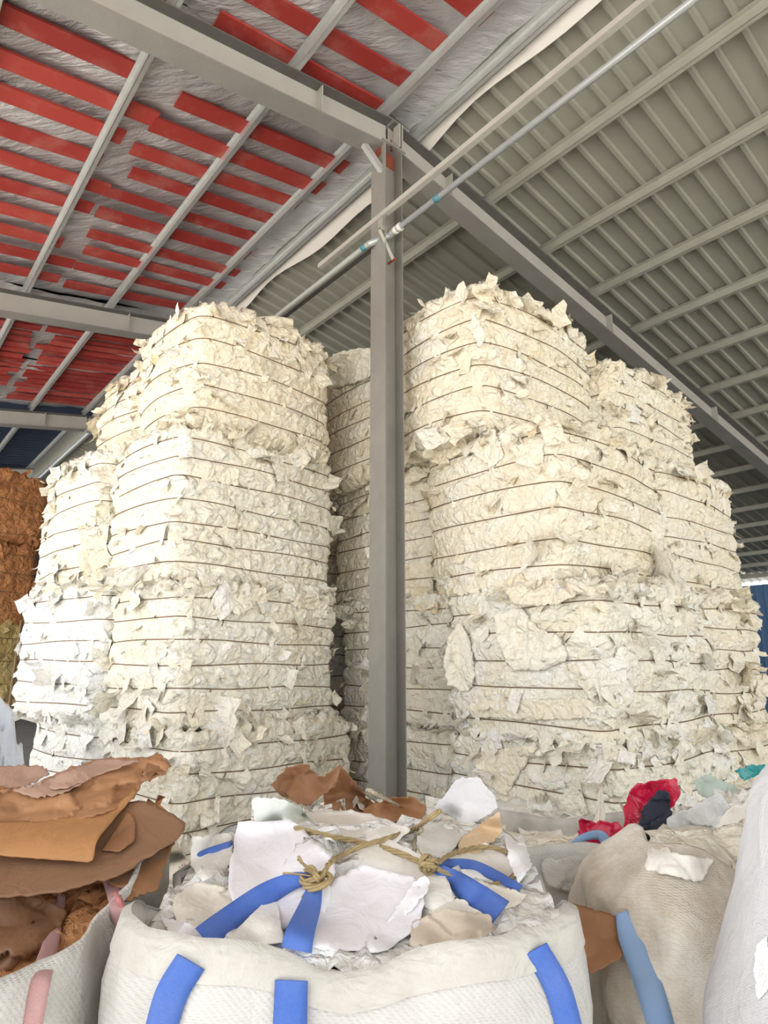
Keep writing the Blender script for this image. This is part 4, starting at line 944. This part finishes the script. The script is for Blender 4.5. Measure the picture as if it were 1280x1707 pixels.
# --- straps of the bags
BT = [FF] + ['sheet_%d' % k for k in (304, 305, 307, 308, 309, 310, 311, 312, 319, 320)]
ribbon('strap', [(262, 1740), (285, 1660), (318, 1603)], [26, 27, 26], [FB], M['blue_web'], fb, 0.012)
ribbon('strap', [(483, 1740), (484, 1690), (486, 1634)], [29, 28, 27], [FB], M['blue_web'], fb, 0.012)
ribbon('strap', [(955, 1740), (930, 1650), (893, 1582)], [22, 22, 21], [FB], M['blue_web'], fb, 0.014)
ribbon('strap', [(343, 1568), (372, 1543), (440, 1493), (490, 1468), (525, 1466)], [27, 24, 20, 14, 8], BT, M['blue_web'], fb, 0.022, arch=0.03)
ribbon('strap', [(494, 1584), (500, 1556), (517, 1510), (527, 1470)], [26, 24, 18, 10], BT, M['blue_web'], fb, 0.022, arch=0.03)
ribbon('strap', [(832, 1524), (798, 1498), (760, 1468), (728, 1448)], [27, 24, 16, 9], BT, M['blue_web'], fb, 0.022, arch=0.02)
ribbon('strap', [(735, 1440), (785, 1442), (830, 1462), (868, 1482)], [8, 9, 9, 6], BT, M['blue_web'], fb, 0.03)
ribbon('strap', [(320, 1432), (350, 1420), (388, 1408)], [6, 7, 7], [FF, FB, HP], M['blue_web'], fb, 0.05)
ribbon('strap', [(1110, 1740), (1080, 1640), (1050, 1560), (1036, 1520)], [22, 23, 20, 10], [RB], M['pale_web'], rb, 0.012)
ribbon('strap', [(48, 1740), (66, 1640), (88, 1560), (104, 1492)], [18, 18, 12, 6], [LB, LP], M['pink_web'], lb, 0.02)
ribbon('strap', [(205, 1640), (212, 1590), (198, 1520), (180, 1462)], [6, 10, 13, 10], [LB, LP], M['pink_web'], lb, 0.05)
ribbon('strap', [(218, 1580), (205, 1520), (188, 1480)], [3, 4, 3], [LB, LP], M['red_web'], lb, 0.06)
ribbon('strap', [(932, 1432), (965, 1400), (998, 1392), (1012, 1410), (1010, 1438)], [4, 6, 8, 9, 5], [MBG], M['pale_web'], mbg, Y=[2.62, 2.64, 2.66, 2.66, 2.64], n=50)
ribbon('strap', [(1012, 1440), (970, 1440), (932, 1433)], [5, 6, 4], [MBG], M['pale_web'], mbg, Y=[2.63, 2.61, 2.62])
# --- ropes
RTG = [FB, FF, HP] + ['sheet_%d' % k for k in (301, 315, 316, 307, 308, 310, 320, 302)]
def rope(label, pts, r, mat, seed, n=140, lift=0.02):
    P = px_path(pts, RTG, lift); mbb = rope_mesh(P, r, n)
    o = mbb.build('rope', M[mat], None, True); return tag(o, label, 'rope')
rope('jute rope tying the left straps, running up to the right', [(505, 1470, .05), (535, 1462, .05), (548, 1440, .04), (570, 1425, .03), (610, 1408), (650, 1396), (690, 1382), (715, 1365), (735, 1350)], 0.0065, 'rope', 1)
rope('jute rope crossing the bag from the upper left to the right knot', [(492, 1380), (540, 1392), (600, 1404), (660, 1420), (705, 1440, .04), (725, 1448, .05)], 0.007, 'rope', 2)
rope('loose loop of jute rope lying right of the right knot', [(722, 1446, .05), (750, 1425, .04), (800, 1412, .03), (845, 1420, .03), (862, 1440, .03), (850, 1465, .03), (815, 1475, .03), (770, 1465, .03), (728, 1448, .05)], 0.006, 'rope', 3, 200)
rope('frayed thin rope hanging from the brown paper by the column', [(690, 1415, .03), (693, 1395), (700, 1380), (660, 1372), (630, 1340), (612, 1318), (640, 1330), (668, 1345)], 0.005, 'rope_grey', 4, 160)
def knot(label, px, py, seed, size=0.035, nt=9):
    rs = np.random.RandomState(seed); h = cast(px, py, RTG) - 0.05; d = ray(px, py); d /= np.linalg.norm(d); c = np.array([0, 0, CAM_Z]) + d * h
    e = tag(empty('rope_knot', c), label, 'knot')
    for k in range(3):
        th = np.linspace(0, 2 * math.pi * 1.15, 26); a = rs.normal(size=3); a /= np.linalg.norm(a); b = np.cross(a, rs.normal(size=3)); b /= np.linalg.norm(b)
        P = (np.cos(th)[:, None] * a + np.sin(th)[:, None] * b) * size * rs.uniform(0.5, 0.8) + rs.normal(0, size * 0.25, 3)
        rope_mesh(P, 0.007, 60).build('coil', M['rope'], e, True)
    mf = MB()
    for k in range(nt):
        dr = np.array([-0.8 * (1 if seed == 1 else -0.3), 0.1, 0.1]) + rs.normal(0, 0.45, 3); P = np.array([dr * 0, dr * size * 0.9, dr * size * 1.7 + rs.normal(0, 0.006, 3)])
        mf.tube(spline(P, 6), 0.0022, 4)
    mf.build('frayed_end', M['rope'], e, True)
knot('bundled jute rope knot with frayed ends on the left blue straps', 527, 1462, 1, 0.04)
knot('tight jute rope knot on the right blue strap', 716, 1443, 2, 0.028)

# --- larger sheets hanging on the bales
for k_, (r_, V_, F_) in BALES.items(): target('bale%d' % k_, V_, F_)
def hang(k, poly, mat, seed, **kw):
    kw.setdefault('lift', 0.02); kw.setdefault('wr', 0.015); kw.setdefault('fold', 0.01)
    r_ = BALES[k][0]; kw['smooth'] = kw.get('smooth', 14)
    o = px_sheet('loose_sheet', '', '', poly, ['bale%d' % k], M[{'sh_cream': 'warm', 'sh_ivory': 'cream'}.get(mat, mat)], seed, **kw)
    for key in ('label', 'category'):
        if key in o: del o[key]
    mw = Matrix.Translation(r_.location) @ Matrix.Rotation(r_.rotation_euler[2], 4, 'Z')
    o.data.transform(mw.inverted() @ Matrix.Translation(o.location)); o.location = (0, 0, 0); o.parent = r_
hang(13, [(798, 728), (818, 706), (832, 735), (842, 760), (820, 780), (782, 752)], 'sh_ivory', 401)
hang(13, [(845, 742), (905, 738), (905, 775), (868, 772)], 'sh_cream', 402)
hang(13, [(700, 760), (740, 720), (800, 712), (790, 745), (730, 775)], 'sh_cream', 403)
hang(12, [(748, 1060), (765, 1035), (782, 1060), (792, 1130), (780, 1155), (745, 1140), (738, 1110)], 'sh_ivory', 404, lift=0.05)
hang(12, [(822, 1025), (870, 1012), (900, 1050), (935, 1060), (948, 1100), (900, 1118), (850, 1116), (832, 1080)], 'sh_ivory', 405, lift=0.05, wr=0.03)
hang(12, [(962, 1140), (985, 1130), (1002, 1150), (985, 1165)], 'sh_ivory', 406, lift=0.05)
hang(12, [(1030, 1080), (1055, 1076), (1066, 1105), (1040, 1122), (1022, 1100)], 'sh_ivory', 407, lift=0.05)
hang(12, [(840, 985), (880, 968), (935, 966), (975, 985), (930, 1008), (860, 1010)], 'sh_cream', 408, lift=0.05, wr=0.03)
hang(12, [(800, 1168), (990, 1165), (985, 1198), (860, 1200), (790, 1195)], 'sh_cream', 409, lift=0.015, wr=0.008)
hang(11, [(780, 1255), (900, 1240), (860, 1300), (845, 1330), (800, 1300)], 'sh_cream', 410, lift=0.03, wr=0.02)
hang(11, [(930, 1330), (965, 1300), (980, 1355), (940, 1372)], 'sh_ivory', 411, lift=0.04)
hang(24, [(526, 620), (560, 588), (615, 578), (640, 600), (612, 630), (560, 648), (528, 640)], 'sh_ivory', 412, lift=0.08, wr=0.03, fold=0.02)
hang(3, [(330, 770), (400, 780), (398, 810), (335, 800)], 'sh_cream', 413, lift=0.006, wr=0.006)
hang(2, [(484, 990), (550, 992), (548, 1018), (490, 1012)], 'sh_cream', 414, lift=0.02)
hang(2, [(415, 985), (440, 975), (455, 1000), (430, 1010), (402, 1008)], 'sh_cream', 415, lift=0.03)
hang(2, [(335, 1050), (368, 1056), (350, 1066)], 'sh_ivory', 416, lift=0.03)
hang(2, [(445, 1200), (470, 1192), (480, 1210), (462, 1225)], 'sh_ivory', 417, lift=0.03)
hang(14, [(790, 520), (810, 560), (800, 580), (780, 545)], 'sh_ivory', 418, lift=0.03)
hang(4, [(215, 600), (222, 560), (232, 565), (214, 655), (200, 660)], 'sh_ivory', 419, lift=0.05)
